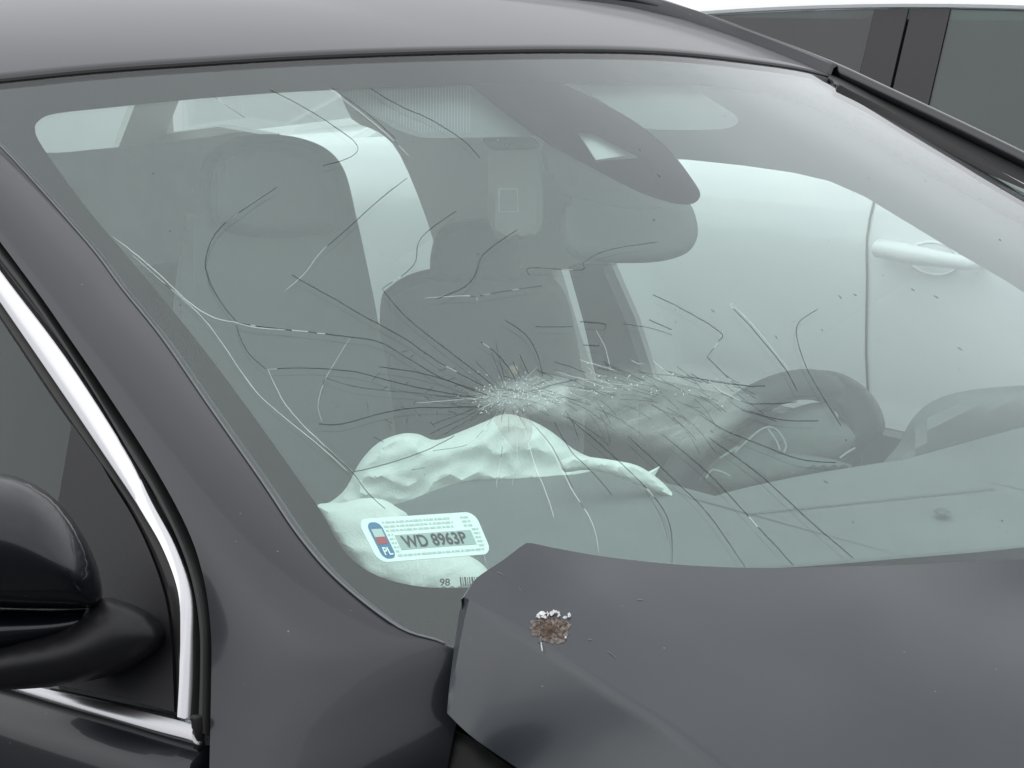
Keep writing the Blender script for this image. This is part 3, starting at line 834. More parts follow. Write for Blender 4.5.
# quarter cap (black triangle at mirror)
capp = catmull([(73, 421), (92, 448), (112, 482), (134, 518), (152, 556), (166, 598), (172, 640), (174, 680), (175, 712)], 4) + [(140, 703), (100, 694), (50, 684), (46, 640), (48, 580), (54, 530), (61, 490), (67, 455)]
slab('mirror_triangle', capp, lambda a, b, o: side(a, b, .001+o), .01, M['cap'], door, step=14)
wg = [(-700, 300), (-500, 230), (-260, 120), (-120, 165)] + [p for p in fi if p[1] < 480 and p[0] > -60] + [(73, 421), (61, 490), (48, 580), (46, 640), (50, 684), (-60, 662), (-400, 570), (-700, 470)]
wg = [(-700, 190), (-400, 60), (-200, 70)] + [p for p in fi if p[1] < 415] + [(70, 425), (61, 490), (48, 580), (46, 640), (50, 688), (-60, 666), (-400, 574), (-700, 474)]
wgl = slab('window_glass', wg, lambda a, b, o: side(a, b, -.010+o), .004, M['privacy'], door, step=60)

# door mirror
mp0 = Vector((-.40, -.90, 1.08)); mf = facing(mp0, (.80, -.55, .10))
MIR = pillow('mirror_housing', catmull([(-95, 492), (-70, 478), (-30, 471), (0, 473), (30, 482), (58, 502), (80, 530), (96, 562), (102, 588), (101, 602), (92, 608), (40, 609), (0, 608), (-60, 607), (-100, 600), (-108, 540)], 5, True),
             mf, .085, .05, M['mirror_paint'], CAR, step=4, power=.5)
pillow('lower_shell', catmull([(-104, 604), (-60, 604), (0, 605), (50, 606), (96, 606), (101, 617), (95, 630), (80, 641), (50, 650), (0, 658), (-50, 668), (-90, 655)], 4, True),
       facing(mp0-Vector((.03, -.02, 0)), (.80, -.55, .10)), .060, .05, M['gloss'], MIR, step=3, power=.5)
pf = facing(Vector((-.36, -.85, 1.02)), (.75, -.65, .1))
pillow('mirror_arm', catmull([(60, 628), (100, 599), (125, 602), (148, 612), (162, 626), (166, 637), (160, 650), (140, 664), (110, 676), (60, 686), (0, 690), (-50, 688), (-50, 660)], 5, True), pf, .045, .05, M['cap'], MIR, step=5)
# near side behind the front door (rear door and quarter, runs out of the picture)
rows = []
for x in (-1.45, -2.0, -2.6, -3.2, -3.5):
    k = 1 if x > -3 else (.97 if x > -3.3 else .86)
    rows.append([Vector((x, -y*k, z)) for y, z in ((.90, .96), (.925, .90), (.935, .75), (.93, .6), (.91, .4), (.86, .25))])
grid('rear_side_panel', rows, M['gloss'], CAR); grid('rear_side_panel', [[mirror_y(p)+Vector((0, 0, -.17)) for p in r] for r in rows], M['paint'], CAR)

# --- bonnet, buckled and pushed up
import numpy as np
HC = [(466, 594, 1.100), (528, 543, 1.128), (600, 556, 1.110), (700, 566, 1.094), (830, 567, 1.083), (920, 565, 1.073), (1024, 559, 1.064), (1260, 540, 1.036),
      (540, 645, 1.074), (613, 694, 1.050), (705, 755, 1.020), (850, 860, .965), (700, 650, 1.062), (800, 660, 1.050), (1024, 660, 1.026), (1024, 768, .985), (860, 700, 1.032),
      (1250, 700, .995), (1250, 900, .93), (950, 930, .93), (600, 600, 1.094), (860, 595, 1.073), (950, 596, 1.058), (1024, 590, 1.048)]
_P = np.array([(a/100, b/100) for a, b, c in HC]); _Z = np.array([c for a, b, c in HC])
def _k(r): return np.where(r > 1e-9, r*r*np.log(r+1e-12), 0)
_n = len(HC); _A = np.zeros((_n+3, _n+3)); _A[:_n, :_n] = _k(np.linalg.norm(_P[:, None]-_P[None], axis=2)) + np.eye(_n)*2e-2
_A[:_n, _n] = 1; _A[:_n, _n+1:] = _P; _A[_n, :_n] = 1; _A[_n+1:, :_n] = _P.T
_W = np.linalg.solve(_A, np.r_[_Z, 0, 0, 0])
def hood_z(u, v):
    q = np.array((u/100, v/100)); return float(_k(np.linalg.norm(_P-q, axis=1)) @ _W[:_n] + _W[_n] + q @ _W[_n+1:])
def hood_pt(u, v, off=0):
    return at_z(hood_z(u, v))(u, v) + Vector((.15, 0, 1)).normalized()*off
rear = catmull([(464, 597), (469, 589), (478, 577), (503, 560), (523, 545), (529, 543), (536, 544), (560, 549), (600, 556), (650, 562), (700, 566), (760, 568), (830, 567), (900, 565), (960, 562), (1024, 559), (1120, 552), (1260, 540)], 5)
crease = catmull([(464, 597), (500, 620), (540, 645), (613, 694), (662, 724), (705, 755), (760, 795), (850, 860)], 5)
def up(p, k):
    s_ = min(1, (p[0]-464)/60); return (p[0]+.55*k*s_, p[1]-.83*k*s_)
crease_up = [up(p, 7) for p in crease]
hp = rear + [(1300, 700), (1250, 900)] + [(950, 930)] + list(reversed(crease_up))[:-1]
V, F = triangulate(hp, 13)
V3 = [hood_pt(a, b) for a, b in V]
hood = obj('hood', V3, F, M['hood'], CAR, label='buckled dark grey bonnet pushed up at its rear corner')
# rear edge folded under
r0 = [hood_pt(*p) for p in rear]
grid('hood_edge_fold', [[p for p in r0], [p+Vector((-.004, 0, -.003)) for p in r0], [p+Vector((-.003, 0, -.012)) for p in r0], [p+Vector((.03, .01, -.016)) for p in r0]], M['hood'], hood)
# side flank below the crease
cr3 = [hood_pt(*p) for p in crease]
low = catmull([(447, 713), (462, 728), (479, 742), (516, 767), (560, 797), (620, 840), (700, 895), (800, 960)], 5)
low3 = []
for i, p in enumerate(low):
    c = cr3[i]
    low3.append(at_z(c.z-.080+.018*min(1, i/24))(*p))
left = catmull([(464, 597), (459, 615), (455, 642), (450, 680), (447, 713)], 3)
NL = len(left)-1
rows = []
for i in range(len(cr3)):
    r = []
    for j in range(NL+1):
        t = j/NL; q = cr3[i].lerp(low3[i], t)
        q = q + Vector((.1, -.8, .6))*(.002*math.sin(math.pi*t))
        if i == 0:
            zc = q.z; q = at_z(zc)(*left[j])
        r.append(q)
    A_, B_, C_ = hood_pt(*crease_up[i]), cr3[i], r[1].copy()
    fil = [A_.lerp(B_, k/6).lerp(B_.lerp(C_, k/6), k/6) for k in range(6)]
    r = fil + r[1:]
    rows.append(r)
flank = grid('hood_flank', rows, M['hood'], hood)
r0 = rows[0]
grid('hood_flank_fold', [r0, [p+Vector((-.003, .004, -.002)) for p in r0], [p+Vector((.004, .02, -.006)) for p in r0]], M['hood'], hood)
r1 = [r[-1] for r in rows]
grid('hood_lower_fold', [r1, [p+Vector((.0, .004, -.004)) for p in r1], [p+Vector((.0, .03, -.004)) for p in r1]], M['void'], hood)

# rusty patch of bare filler on the bonnet
pr = []
for k in range(46):
    a = 2*math.pi*k/46; rr = 1+.30*noise.noise(Vector((math.cos(a)*2.5, math.sin(a)*2.5, 2)))+rnd.uniform(-.14, .12)+(.12 if math.sin(a) < 0 else -.05)
    pr.append((551+19*rr*math.cos(a), 630+13.5*rr*math.sin(a)*(1.05 if math.sin(a) > 0 else .8)))
PATCH = slab('rust_patch', pr, lambda a, b, o: hood_pt(a, b, .0005+o), .0010, M['rust'], hood, step=3)
V1, F1, V2, F2 = [], [], [], []
for i in range(150):
    a = rnd.uniform(0, 6.283); r = rnd.random()**.7
    speck(lambda p, q, o: hood_pt(p, q, .0010+o), 551+17*r*math.cos(a), 630+12*r*math.sin(a), rnd.uniform(.6, 2.2), rnd.uniform(.3, .9), rnd.uniform(0, 3), V1, F1, .0009)
for i in range(44):
    t = rnd.random(); u = 536+34*t; v = 617+2.5*math.sin(t*9)+rnd.gauss(0, 1.1)
    if i > 42: a = rnd.uniform(0, 6.28); u, v = 551+19*math.cos(a), 631+13*math.sin(a)
    speck(lambda p, q, o: hood_pt(p, q, .0016+o), u, v, rnd.uniform(.7, 2.0), rnd.uniform(.4, 1.0), rnd.uniform(-.5, .5), V2, F2, .002)
for k in range(7): speck(lambda p, q, o: hood_pt(p, q, .001+o), 541+.2*k, 644+1.3*k, .5, .8, 1.5, V2, F2, .001)
speck(lambda p, q, o: hood_pt(p, q, .002+o), 542, 615.5, 3.4, 2.2, .1, V2, F2, .002)
V4, F4 = [], []
for (u, v, l, a) in ((500, 574, 9, .5), (520, 590, 5, .9), (590, 640, 6, .2), (612, 655, 12, .66), (470, 640, 7, 1.4), (462, 668, 9, 1.5), (640, 600, 7, .1), (612, 655, 12, .7)):
    b = len(V4)
    for k in range(5):
        t = (k/4-.5)*l; w_ = .35*(1-abs(k/4-.5)*1.6)
        x, y = u+t*math.cos(a), v+t*math.sin(a)+.3*math.sin(k*2)
        V4 += [hood_pt(x, y-w_, .0006), hood_pt(x, y+w_, .0006)]
        if k: F4.append((b+2*k-2, b+2*k-1, b+2*k+1, b+2*k))
obj('scratches', V4, F4, M['edge'], hood, kind='stuff', smooth=False)
obj('rust_flakes', V1, F1, M['rust2'], hood, kind='stuff', smooth=False)
obj('primer_chips', V2, F2, M['chip'], hood, kind='stuff', smooth=False)

# gap under the bonnet corner: dark bay, hinge, bent bracket
bay = facing((-.02, -.60, .90), (.6, -.75, .3))
slab('engine_bay_wall', [(418, 690), (446, 660), (470, 690), (560, 760), (680, 860), (560, 930), (425, 900)], P(bay), .01, M['void'], CAR, step=0.0 or 40)
brf = facing((.0, -.63, .92), (.6, -.75, .3))
tube('bent_bracket', [brf(*p) for p in catmull([(446, 742), (449, 754), (456, 760), (470, 764), (480, 774), (490, 790)], 5)], .004, M['plastic'], CAR)
pillow('inner_wing_plate', catmull([(440, 730), (462, 733), (490, 752), (530, 790), (520, 850), (450, 850), (436, 780)], 4, True), brf, .012, .005, M['void'], CAR, step=8)
hf = facing((-.13, -.62, 1.03), (.7, -.7, .2))
pillow('hood_hinge', catmull([(448, 622), (454, 616), (462, 618), (464, 632), (456, 640), (449, 634)], 4, True), hf, .012, .01, M['cap'], CAR, step=2.5)
pillow('hinge_bolt', catmull([(444, 634), (450, 630), (458, 634), (460, 646), (452, 649), (444, 645)], 4, True), hf, .014, .01, M['cap'], CAR, step=2.5)
# torn black edge of the wing beside the gap
eg = [at_z(z)(u, v) for u, v, z in ((447, 688, .99), (440, 700, .985), (434, 712, .975), (431, 730, .96), (430, 752, .945), (429, 775, .925))]
tube('torn_fender_edge', eg, [.003, .004, .0035, .0026, .0022, .002], M['steel'], CAR, 6)
tube('fender_gap_seal', [p+Vector((.012, .012, -.004)) for p in eg], [.006, .010, .011, .010, .010, .010], M['void'], CAR, 8)
# front end in outline: fenders ahead of the bonnet stay out of the picture
slab('bulkhead', [(-.72, .86), (.72, .86), (.72, .3), (-.72, .3)], lambda a, b, o: Vector((-.02+o, a, b)), .02, M['void'], CAR, step=.3)
slab('cowl_tray', [(-.12, -.70), (.30, -.70), (.30, .70), (-.12, .70)], lambda a, b, o: Vector((a, b, .87+o)), .02, M['void'], CAR, step=.3)
slab('floor', [(-3.4, -.85), (.5, -.85), (.5, .85), (-3.4, .85)], lambda a, b, o: Vector((a, b, .28+o)), .03, M['dark'], CAR, step=.6)
for (x, s) in ((.55, -1), (.55, 1), (-2.6, -1), (-2.6, 1)):
    V, F = [], []
    bm = bmesh.new()
    prof = [(.20, -.10), (.29, -.11), (.325, -.08), (.33, 0), (.325, .08), (.29, .11), (.20, .10)]
    rws = [[Vector((x+r*math.cos(2*math.pi*k/32), s*.80+h, .33+r*math.sin(2*math.pi*k/32))) for k in range(32)] for r, h in prof]
    wh = grid('wheel', rws, M['tyre'], CAR, closed=True)
    rws = [[Vector((x+r*math.cos(2*math.pi*k/32), s*(.80+h), .33+r*math.sin(2*math.pi*k/32))) for k in range(32)] for r, h in ((.205, .09), (.17, .07), (.05, .085), (.001, .085))]
    grid('rim', rws, M['steel'], wh, closed=True); bm.free()

# --- dashboard
# top surface: soft hump on the passenger side, binnacle on the driver's
def dash_z(x, y):
    z = 1.012
    z += .016*math.exp(-((y+.22)/.30)**2)*min(1, max(0, (-x-.15)/.3))
    return z
dpoly = [(-.60, -.70), (-.60, -.52), (-.60, -.15), (-.59, 0), (-.575, .12), (-.56, .72), (-.02, .72), (.02, .3), (.03, 0), (.02, -.3), (-.05, -.55), (-.1, -.70)]
dash_edge = catmull([(300, 520), (350, 512), (400, 503), (450, 485), (500, 473), (545, 467), (600, 468), (640, 476), (680, 492), (700, 499), (740, 489), (800, 476), (860, 466), (900, 460)], 4)
de3 = [at_z(1.030)(*p) for p in dash_edge]
rows = []
for p in de3:
    f0 = p.copy(); r = []
    xf = wx(p.y, 1.03)-.02
    for t in (0, .02, .06, .12, .2, .35, .5, .7, .85, 1):
        z = 1.030 - .004*t
        q = Vector((p.x+(xf-p.x)*t, p.y + (p.y*-.02)*t, min(z, 9)))
        zs = 1.475-(q.x+.836+.3*q.y*q.y)/2.1 - .012
        q.z = min(z, max(.97, zs)) 
        r.append(q)
    r = [f0+Vector((-.035, 0, -.35)), f0+Vector((-.03, 0, -.08)), f0+Vector((-.018, 0, -.018)), f0+Vector((-.006, 0, -.003))] + r
    rows.append(r)
dash = grid('dashboard', rows, M['dash'], CAR)
# driver's side of the dashboard and the binnacle hump
rows = []
last = de3[-1]
for i in range(16):
    y = last.y - .004 + i*.035; xr = last.x - .02*i/15
    hump = 0
    r = [Vector((xr-.05, y, .70)), Vector((xr-.04, y, .98))]
    for t in (0, .04, .1, .18, .28, .4, .55, .75, 1):
        x = xr+(-.02-xr)*t
        zs = 1.475-(x+.836+.3*y*y)/2.1 - .012
        z = 1.029 + hump*max(0, 1-(t/.42)**2)*(1 if t < .42 else 0)
        r.append(Vector((x, y, min(z, max(.97, zs)))))
    rows.append(r)
grid('dashboard_driver_side', rows, M['dash'], CAR)
hx = at_x(-.44)
BIN = pillow('instrument_hood', catmull([(884, 462), (898, 445), (910, 422), (928, 404), (955, 393), (1000, 387), (1060, 384), (1140, 384), (1180, 400), (1220, 470), (1220, 560), (1000, 540), (900, 500), (880, 478)], 4, True), hx, .13, .10, M['dash'], CAR, step=12, power=.5, rim=26)
# defroster slots
V, F = [], []
for k in range(26):
    a = 748+k*9.5; v = 505 - k*1.0
    p0 = at_z(1.0305)(a, v+8); p1 = at_z(1.0305)(a+7, v+7.4)
    b = len(V); dx = Vector((.006, 0, 0)); V += [p0, p1, p1+dx, p0+dx]; F.append((b, b+1, b+2, b+3))
obj('defroster_slots', V, F, M['dark'], dash, kind='stuff', smooth=False)
pillow('light_sensor', catmull([(933, 511), (940, 508), (949, 510), (950, 514), (940, 515)], 3, True), at_z(1.034), .006, .003, M['dark'], CAR, step=2)

# --- passenger airbag
ab = facing((-.67, -.32, 1.05), (.85, -.5, .1))
AB = catmull([(318, 506), (330, 502), (346, 488), (360, 462), (378, 443), (400, 434), (418, 434), (436, 440), (462, 431), (484, 422), (505, 414), (530, 420), (552, 432), (572, 448), (590, 457), (612, 462), (628, 470),
              (640, 490), (600, 505), (540, 515), (440, 540), (380, 585), (350, 560), (332, 530)], 4, True)
pillow('passenger_airbag', AB, ab, .05, .05, M['airbag'], CAR, step=3.0, wr=.0065, wscale=38, rim=24,
       label='white passenger airbag hanging deflated over the dashboard')
ab2 = facing((-.44, -.25, 1.03), (.85, -.5, .15))
pillow('airbag_fold', catmull([(560, 462), (574, 455), (590, 457), (612, 460), (636, 465), (655, 476), (668, 488), (676, 500), (660, 494), (636, 484), (610, 474), (585, 470), (565, 472)], 4, True), ab2, .012, .01, M['airbag'], CAR, step=3, wr=.002, wscale=16)
pillow('airbag_tip', [(644, 474), (652, 470), (660, 466), (657, 472), (652, 480)], ab2, .003, .003, M['airbag'], CAR, step=2.5)
ab3 = facing((-.33, -.52, 1.045), (.6, -.3, .75))
pillow('airbag_fold', catmull([(316, 506), (340, 503), (366, 498), (384, 500), (398, 508), (408, 516), (400, 530), (430, 548), (470, 556), (490, 576), (470, 592), (410, 592), (370, 578), (345, 552), (328, 528)], 4, True), ab3, .022, .005, M['airbag'], CAR, step=4, wr=.0025, wscale=40, rim=16)
# the sheet of dashboard in front of the fabric
dcover = catmull([(380, 512), (400, 504), (450, 486), (500, 474), (545, 467.5), (600, 469), (640, 478), (684, 494), (700, 520), (640, 590), (500, 600), (430, 575), (395, 540)], 3, True)
stain = catmull([(494, 424), (504, 414), (520, 414), (532, 424), (530, 440), (519, 447), (508, 442)], 4, True)
sf = facing((-.462, -.30, 1.09), (.85, -.5, .1))
M['stain'] = alpha_mat('grey_airbag_stain', (.30, .31, .27), .55)

# --- steering wheel with its airbag
SWC = Vector((-.80, .36, .852)); tilt = R(24)
ax = Vector((math.cos(tilt)*-1, 0, math.sin(tilt)))           # column axis towards the driver (rearwards, up)
e1 = Vector((0, 1, 0)); e2 = ax.cross(e1).normalized()
if e2.z < 0: e2 = -e2
rows = []
for i in range(56):
    a = 2*math.pi*i/56; c = SWC + (e1*math.cos(a)+e2*math.sin(a))*.182; d = (e1*math.cos(a)+e2*math.sin(a)); r = []
    for j in range(12):
        b = 2*math.pi*j/12; r.append(c + d*.017*math.cos(b) + ax*.019*math.sin(b))
    rows.append(r)
rows.append(rows[0])
STW = grid('steering_wheel', rows, M['dark'], CAR, closed=True)
rbox('hub', SWC-ax*.01, (.07, .15, .13), M['dark'], STW, .02, rot=Matrix((ax, e1, ax.cross(e1))).transposed())
for a in (R(5), R(175), R(270)):
    tube('spoke', [SWC+(e1*math.cos(a)+e2*math.sin(a))*.05, SWC+(e1*math.cos(a)+e2*math.sin(a))*.175], [.022, .014], M['dark'], STW, 8)
tube('steering_column', [SWC-ax*.02, SWC-ax*.30], .035, M['dark'], STW, 12)
swp = facing(SWC+Vector((.03, -.03, 0)), (.9, -.4, .2))
# outlined grip as the photograph shows it: thick rim in front of the window
M['rim'] = mat('grey_leather_grip', (.045, .047, .05), .45, bump=.2, bump_scale=600)
pillow('wheel_grip', catmull([(716, 412), (730, 397), (756, 384), (785, 374), (815, 370), (840, 373), (862, 385), (876, 400), (884, 418), (884, 432), (870, 444), (848, 458), (838, 440), (846, 425), (836, 412), (820, 402), (800, 400), (775, 408), (750, 425), (728, 440), (715, 430)], 4, True),
       swp, .03, .03, M['rim'], STW, step=5)
swq = facing(SWC+Vector((.05, -.05, 0)), (.9, -.4, .2))
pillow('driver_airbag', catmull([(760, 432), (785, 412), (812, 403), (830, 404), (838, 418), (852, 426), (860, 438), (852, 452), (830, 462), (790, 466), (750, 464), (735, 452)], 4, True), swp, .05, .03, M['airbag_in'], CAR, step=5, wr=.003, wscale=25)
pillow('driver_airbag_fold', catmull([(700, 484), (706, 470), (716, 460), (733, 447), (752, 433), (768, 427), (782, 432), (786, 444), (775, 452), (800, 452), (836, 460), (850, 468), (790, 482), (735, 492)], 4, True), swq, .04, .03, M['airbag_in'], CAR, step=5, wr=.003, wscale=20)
M['seam'] = mat('white_airbag_seam', (.55, .6, .58), .8)
for pts in ([(735, 452), (748, 440), (760, 430), (770, 427), (779, 432), (786, 445), (784, 452)], [(706, 478), (712, 470), (722, 472), (730, 476)], [(840, 458), (848, 452), (855, 448)], [(768, 429), (776, 440), (780, 450)], [(720, 458), (733, 450), (738, 447)]):
    sw4 = facing(SWC+Vector((.09, -.09, 0)), (.9, -.4, .2))
    tube('airbag_seam', [sw4(*p) for p in catmull(pts, 4)], .0013, M['seam'], CAR, 6)

# --- seats
sx = at_x(-1.06)
ST1 = pillow('passenger_seat', catmull([(198, 175), (212, 150), (235, 138), (265, 134), (300, 138), (328, 150), (345, 172), (356, 215), (366, 260), (378, 320), (392, 400), (400, 500), (395, 600), (230, 620), (180, 540), (170, 420), (172, 320), (182, 240)], 5, True),
             sx, .05, .09, M['seat'], CAR, step=12, power=.5, rim=30)
pillow('headrest', catmull([(214, 172), (226, 152), (262, 144), (305, 148), (330, 168), (338, 205), (330, 232), (270, 238), (222, 230), (210, 205)], 5, True), at_x(-1.02), .035, .02, M['seat'], ST1, step=8, rim=22)
dx_ = at_x(-1.30)
ST2 = pillow('driver_seat', catmull([(380, 310), (392, 285), (420, 271), (450, 268), (490, 268), (530, 270), (560, 285), (575, 330), (585, 420), (560, 520), (420, 520), (385, 420)], 5, True), dx_, .05, .09, M['seat'], CAR, step=12, rim=30)
pillow('headrest', catmull([(430, 268), (436, 235), (455, 222), (490, 220), (512, 230), (520, 262), (510, 280), (440, 282)], 5, True), at_x(-1.27), .04, .03, M['seat'], ST2, step=8, rim=16)
# rear bench
rbox('rear_bench', (-2.25, .0, .72), (.16, 1.30, .62), M['seat'], CAR, .05)
rbox('centre_console', (-.85, 0, .62), (.7, .22, .35), M['dark'], CAR, .04)

M['cloth2'] = mat('mid_grey_seat_cloth', (.60, .61, .61), .9, bump=.4, bump_scale=400, noise_amt=.08, noise_scale=12)
pillow('rear_seat', catmull([(30, 160), (70, 152), (130, 146), (200, 138), (240, 132), (262, 136), (280, 150), (290, 260), (280, 340), (180, 380), (120, 300), (70, 220)], 4, True), at_x(-2.30), .03, .06, M['cloth2'], CAR, step=10, rim=24)
# --- far side inner wall with window openings (driver's window, rear window)
def FS(off=0): return lambda a, b, o: fside(a, b, off+o)
win_front = [(622, 262), (652, 205), (668, 170), (675, 154), (700, 154), (760, 160), (810, 167), (845, 175), (880, 190), (920, 214), (970, 244), (1024, 275), (1090, 318), (1140, 352), (1140, 470), (1000, 442), (885, 417), (760, 392), (663, 372), (645, 315)]
win_strip = [(566, 265), (592, 265), (606, 305), (622, 372), (602, 380), (585, 330)]
win_rear = catmull([(175, 80), (250, 70), (340, 78), (365, 115), (392, 128), (413, 150), (440, 215), (462, 290), (478, 345)], 3) + [(380, 325), (250, 298), (280, 200), (284, 132), (230, 123), (178, 130)]
wallp = [(158, 40), (300, 30), (520, 40), (700, 45), (800, 62), (870, 98), (960, 145), (1060, 196), (1160, 262), (1260, 330), (1260, 640), (1000, 560), (700, 500), (400, 450), (150, 380)]
slab('far_inner_wall', wallp, FS(-.012), .02, M['trim'], CAR, step=40, holes=[win_front, win_strip, win_rear], label='far side pillars, door tops and window openings seen through the windscreen')
fp = [(622, 262), (663, 372), (648, 376), (640, 371), (600, 262)]
slab('belt_pillar_trim', [(592, 258), (626, 258), (650, 312), (670, 374), (645, 384), (622, 380), (607, 312)], FS(-.034), .02, M['dark'], CAR, step=15)
slab('door_capping', [(663, 373), (760, 393), (885, 418), (1000, 443), (1140, 471), (1140, 600), (900, 540), (660, 470)], FS(-.034), .02, M['dark'], CAR, step=30)
slab('far_window_glass', [(180, 60), (420, 60), (700, 120), (870, 165), (1024, 255), (1180, 360), (1180, 520), (900, 480), (660, 430), (420, 400), (180, 340)], FS(.012), .004, M['sglass'], CAR, step=60)
# rear end: tailgate with its window
def RW(off=0): return lambda a, b, o: Vector((-3.3 - (1.38-b)*.9 + off+o, a, b))
rear_open = [(-.58, .99), (.90, .99), (.90, 1.33), (.80, 1.36), (-.42, 1.36), (-.56, 1.31)]
slab('tailgate', [(-.66, 1.42), (1.02, 1.42), (1.02, .95), (1.02, .90), (.95, .3), (-.85, .3), (-.85, .90), (-.72, .95)], RW(0), .03, M['trim'], CAR, step=.2, holes=[rear_open])
slab('rear_window', rear_open, RW(.004), .004, M['sglass'], CAR, step=.3)
slab('parcel_shelf', [(-3.2, -.6), (-2.35, -.6), (-2.35, .6), (-3.2, .6)], lambda a, b, o: Vector((a, b, .96+o)), .02, M['trim'], CAR, step=.3)

# --- visors, overhead console, interior mirror
def ceil(u, v): 
    z = 1.42
    return at_z(1.418)(u, v)
vf = lambda off: WB(.035)
v1 = catmull([(326, 80), (338, 92), (356, 105), (378, 118), (396, 129), (420, 137), (445, 138), (500, 137), (540, 136)], 3) + [(548, 134), (500, 103), (462, 74), (320, 74)]
VIS = slab('sun_visor', v1, vf(0), .016, M['visor'], CAR, step=18, label='grey passenger visor with fine stripes')
V, F = [], []
for k in range(44):
    u = 340+k*3.0
    lo = 92+(u-338)*.62 if u < 380 else min(136, 118+(u-380)*.45)
    b = len(V)
    g_ = WB(.0345); V += [g_(u, 84, 0), g_(u+1.2, 84, 0), g_(u+1.2, lo-3, 0), g_(u, lo-3, 0)]
    F.append((b, b+1, b+2, b+3))
obj('visor_stripes', V, F, M['stripe'], VIS, kind='stuff', smooth=False)
v2 = catmull([(562, 76), (600, 100), (632, 122), (650, 129), (690, 130), (728, 128), (738, 118), (712, 100), (690, 84), (684, 72)], 3)
slab('sun_visor', v2 + [(560, 66)], vf(0), .016, M['visor'], CAR, step=18, label='grey driver visor beside the sensor shade')
cf = facing((-.93, .02, 1.36), (.7, -.2, -.5))
OC = pillow('overhead_console', catmull([(486, 134), (530, 134), (538, 142), (541, 170), (543, 200), (540, 230), (520, 240), (495, 236), (486, 200), (482, 160)], 4, True), facing((-1.02, .0, 1.34), (1, -.3, .3)), .02, .02, M['trim'], CAR, step=7, rim=10)
pillow('console_panel', catmull([(483, 138), (497, 136), (522, 136), (532, 137), (539, 144), (536, 149), (512, 150), (494, 150), (486, 145)], 4, True), facing((-.97, .0, 1.345), (1, -.3, .3)), .008, .01, M['dark'], OC, step=3)
for (x, y) in ((498, 140), (503, 144.5), (506, 145)): pillow('button', rrect(x-1.2, y-1, x+1.2, y+1, .5, .5, 2), facing((-.955, .0, 1.345), (1, -.3, .3)), .002, .002, M['chip'], OC, step=1)
fr = catmull([(499, 189), (516, 189), (518, 212), (500, 212)], 1, True)
cfp = facing((-.965, .0, 1.34), (1, -.3, .3))
tube('console_frame', [cfp(*p) for p in ((499, 189), (517, 189), (518, 212), (499, 212), (499, 189))], .0012, M['white_label'], OC, 6)
imf = facing((-.68, .08, 1.30), (.85, -.45, .1))
IM = pillow('interior_mirror', catmull([(560, 232), (566, 200), (590, 182), (640, 186), (676, 196), (690, 204), (697, 222), (697, 238), (688, 252), (668, 260), (640, 263), (600, 262), (572, 256)], 5, True), imf, .02, .02, M['visor'], CAR, step=6, rim=14,
       label='grey back of the interior mirror behind the sensor shade')
pillow('mirror_mount', catmull([(548, 140), (600, 168), (660, 196), (680, 200), (672, 214), (620, 216), (570, 200), (545, 170)], 4, True), facing((-.69, .05, 1.335), (.85, -.45, .1)), .012, .02, M['visor'], IM, step=7, rim=12)
pillow('courtesy_lamp', rrect(508, 365, 518, 376, 4, 4, 4), at_x(-1.15), .01, .01, M['lamp'], CAR, step=2)

# ================================================================== white car
HD = R(8)
WX0, WY0 = -2.03, 2.70
WC = empty('white_car', (WX0, WY0, 0), 'white car parked beyond the damaged one, with dark windows and a white door handle', 'car', HD)
cH, sH = math.cos(HD), math.sin(HD)
def wl(x, y, z): return Vector((WX0 + x*cH - y*sH, WY0 + x*sH + y*cH, z))
def wcs(side_, x):
    """half section of the lower body at x: list of (y, z)"""
    e = abs(x)/2.3
    taper = 1 - .16*max(0, e-.72)**1.4*6
    top = 1.08 if -1.9 < x < 1.2 else (1.05 if x <= -1.9 else 1.05-.10*(x-1.2))
    return [(side_*y*taper, z) for y, z in ((.80, .25), (.90, .33), (.925, .50), (.94, .70), (.935, .86), (.938, .93), (.925, top-.10), (.905, top-.055), (.885, top-.018), (.86, top))]
xs = [-2.3, -2.15, -1.9, -1.5, -1.0, -.5, 0, .5, 1.0, 1.35, 1.8, 2.15, 2.3]
rows = []
for x in xs:
    a = wcs(-1, x); b = wcs(1, x)
    rows.append([wl(x, y, z) for y, z in a] + [wl(x, y, z) for y, z in reversed(b)])
body = grid('body', rows, M['white'], WC, closed=True)
for x, r in ((xs[0], rows[0]), (xs[-1], rows[-1])): obj('end_panel', r, [tuple(range(len(r)))], M['white'], WC, smooth=False)
# roof and greenhouse
def gh(x):      # side glass top height along x
    return 1.412 - .05*((x-.02)/1.0)**2 - (.25*max(0, abs(x-.0)-.9)**1.2)
rows = []
for x in [-1.35+2.5*i/24 for i in range(25)]:
    zt = gh(x); r = []
    for s in (1,):
        r += [wl(x, -.690, zt+.002), wl(x, -.685, zt+.020), wl(x, -.66, zt+.045), wl(x, -.55, zt+.068), wl(x, -.3, zt+.085), wl(x, 0, zt+.09), wl(x, .3, zt+.085), wl(x, .55, zt+.068), wl(x, .66, zt+.045), wl(x, .685, zt+.02), wl(x, .69, zt+.002)]
    rows.append(r)
grid('roof', rows, M['white'], WC)
def gy(z): return -.865 + (z-1.08)*.42
def wside(off): return lambda a, b, o: wl(a, gy(b)-off-o, b)
M['wwin'] = glass_mat('tinted_car_window', (.30, .36, .36), .015)
M['wdark'] = mat('dark_cabin', (.016, .016, .018), .7)
M['wpil'] = mat('brown_black_pillar_foil', (.020, .018, .020), .3)
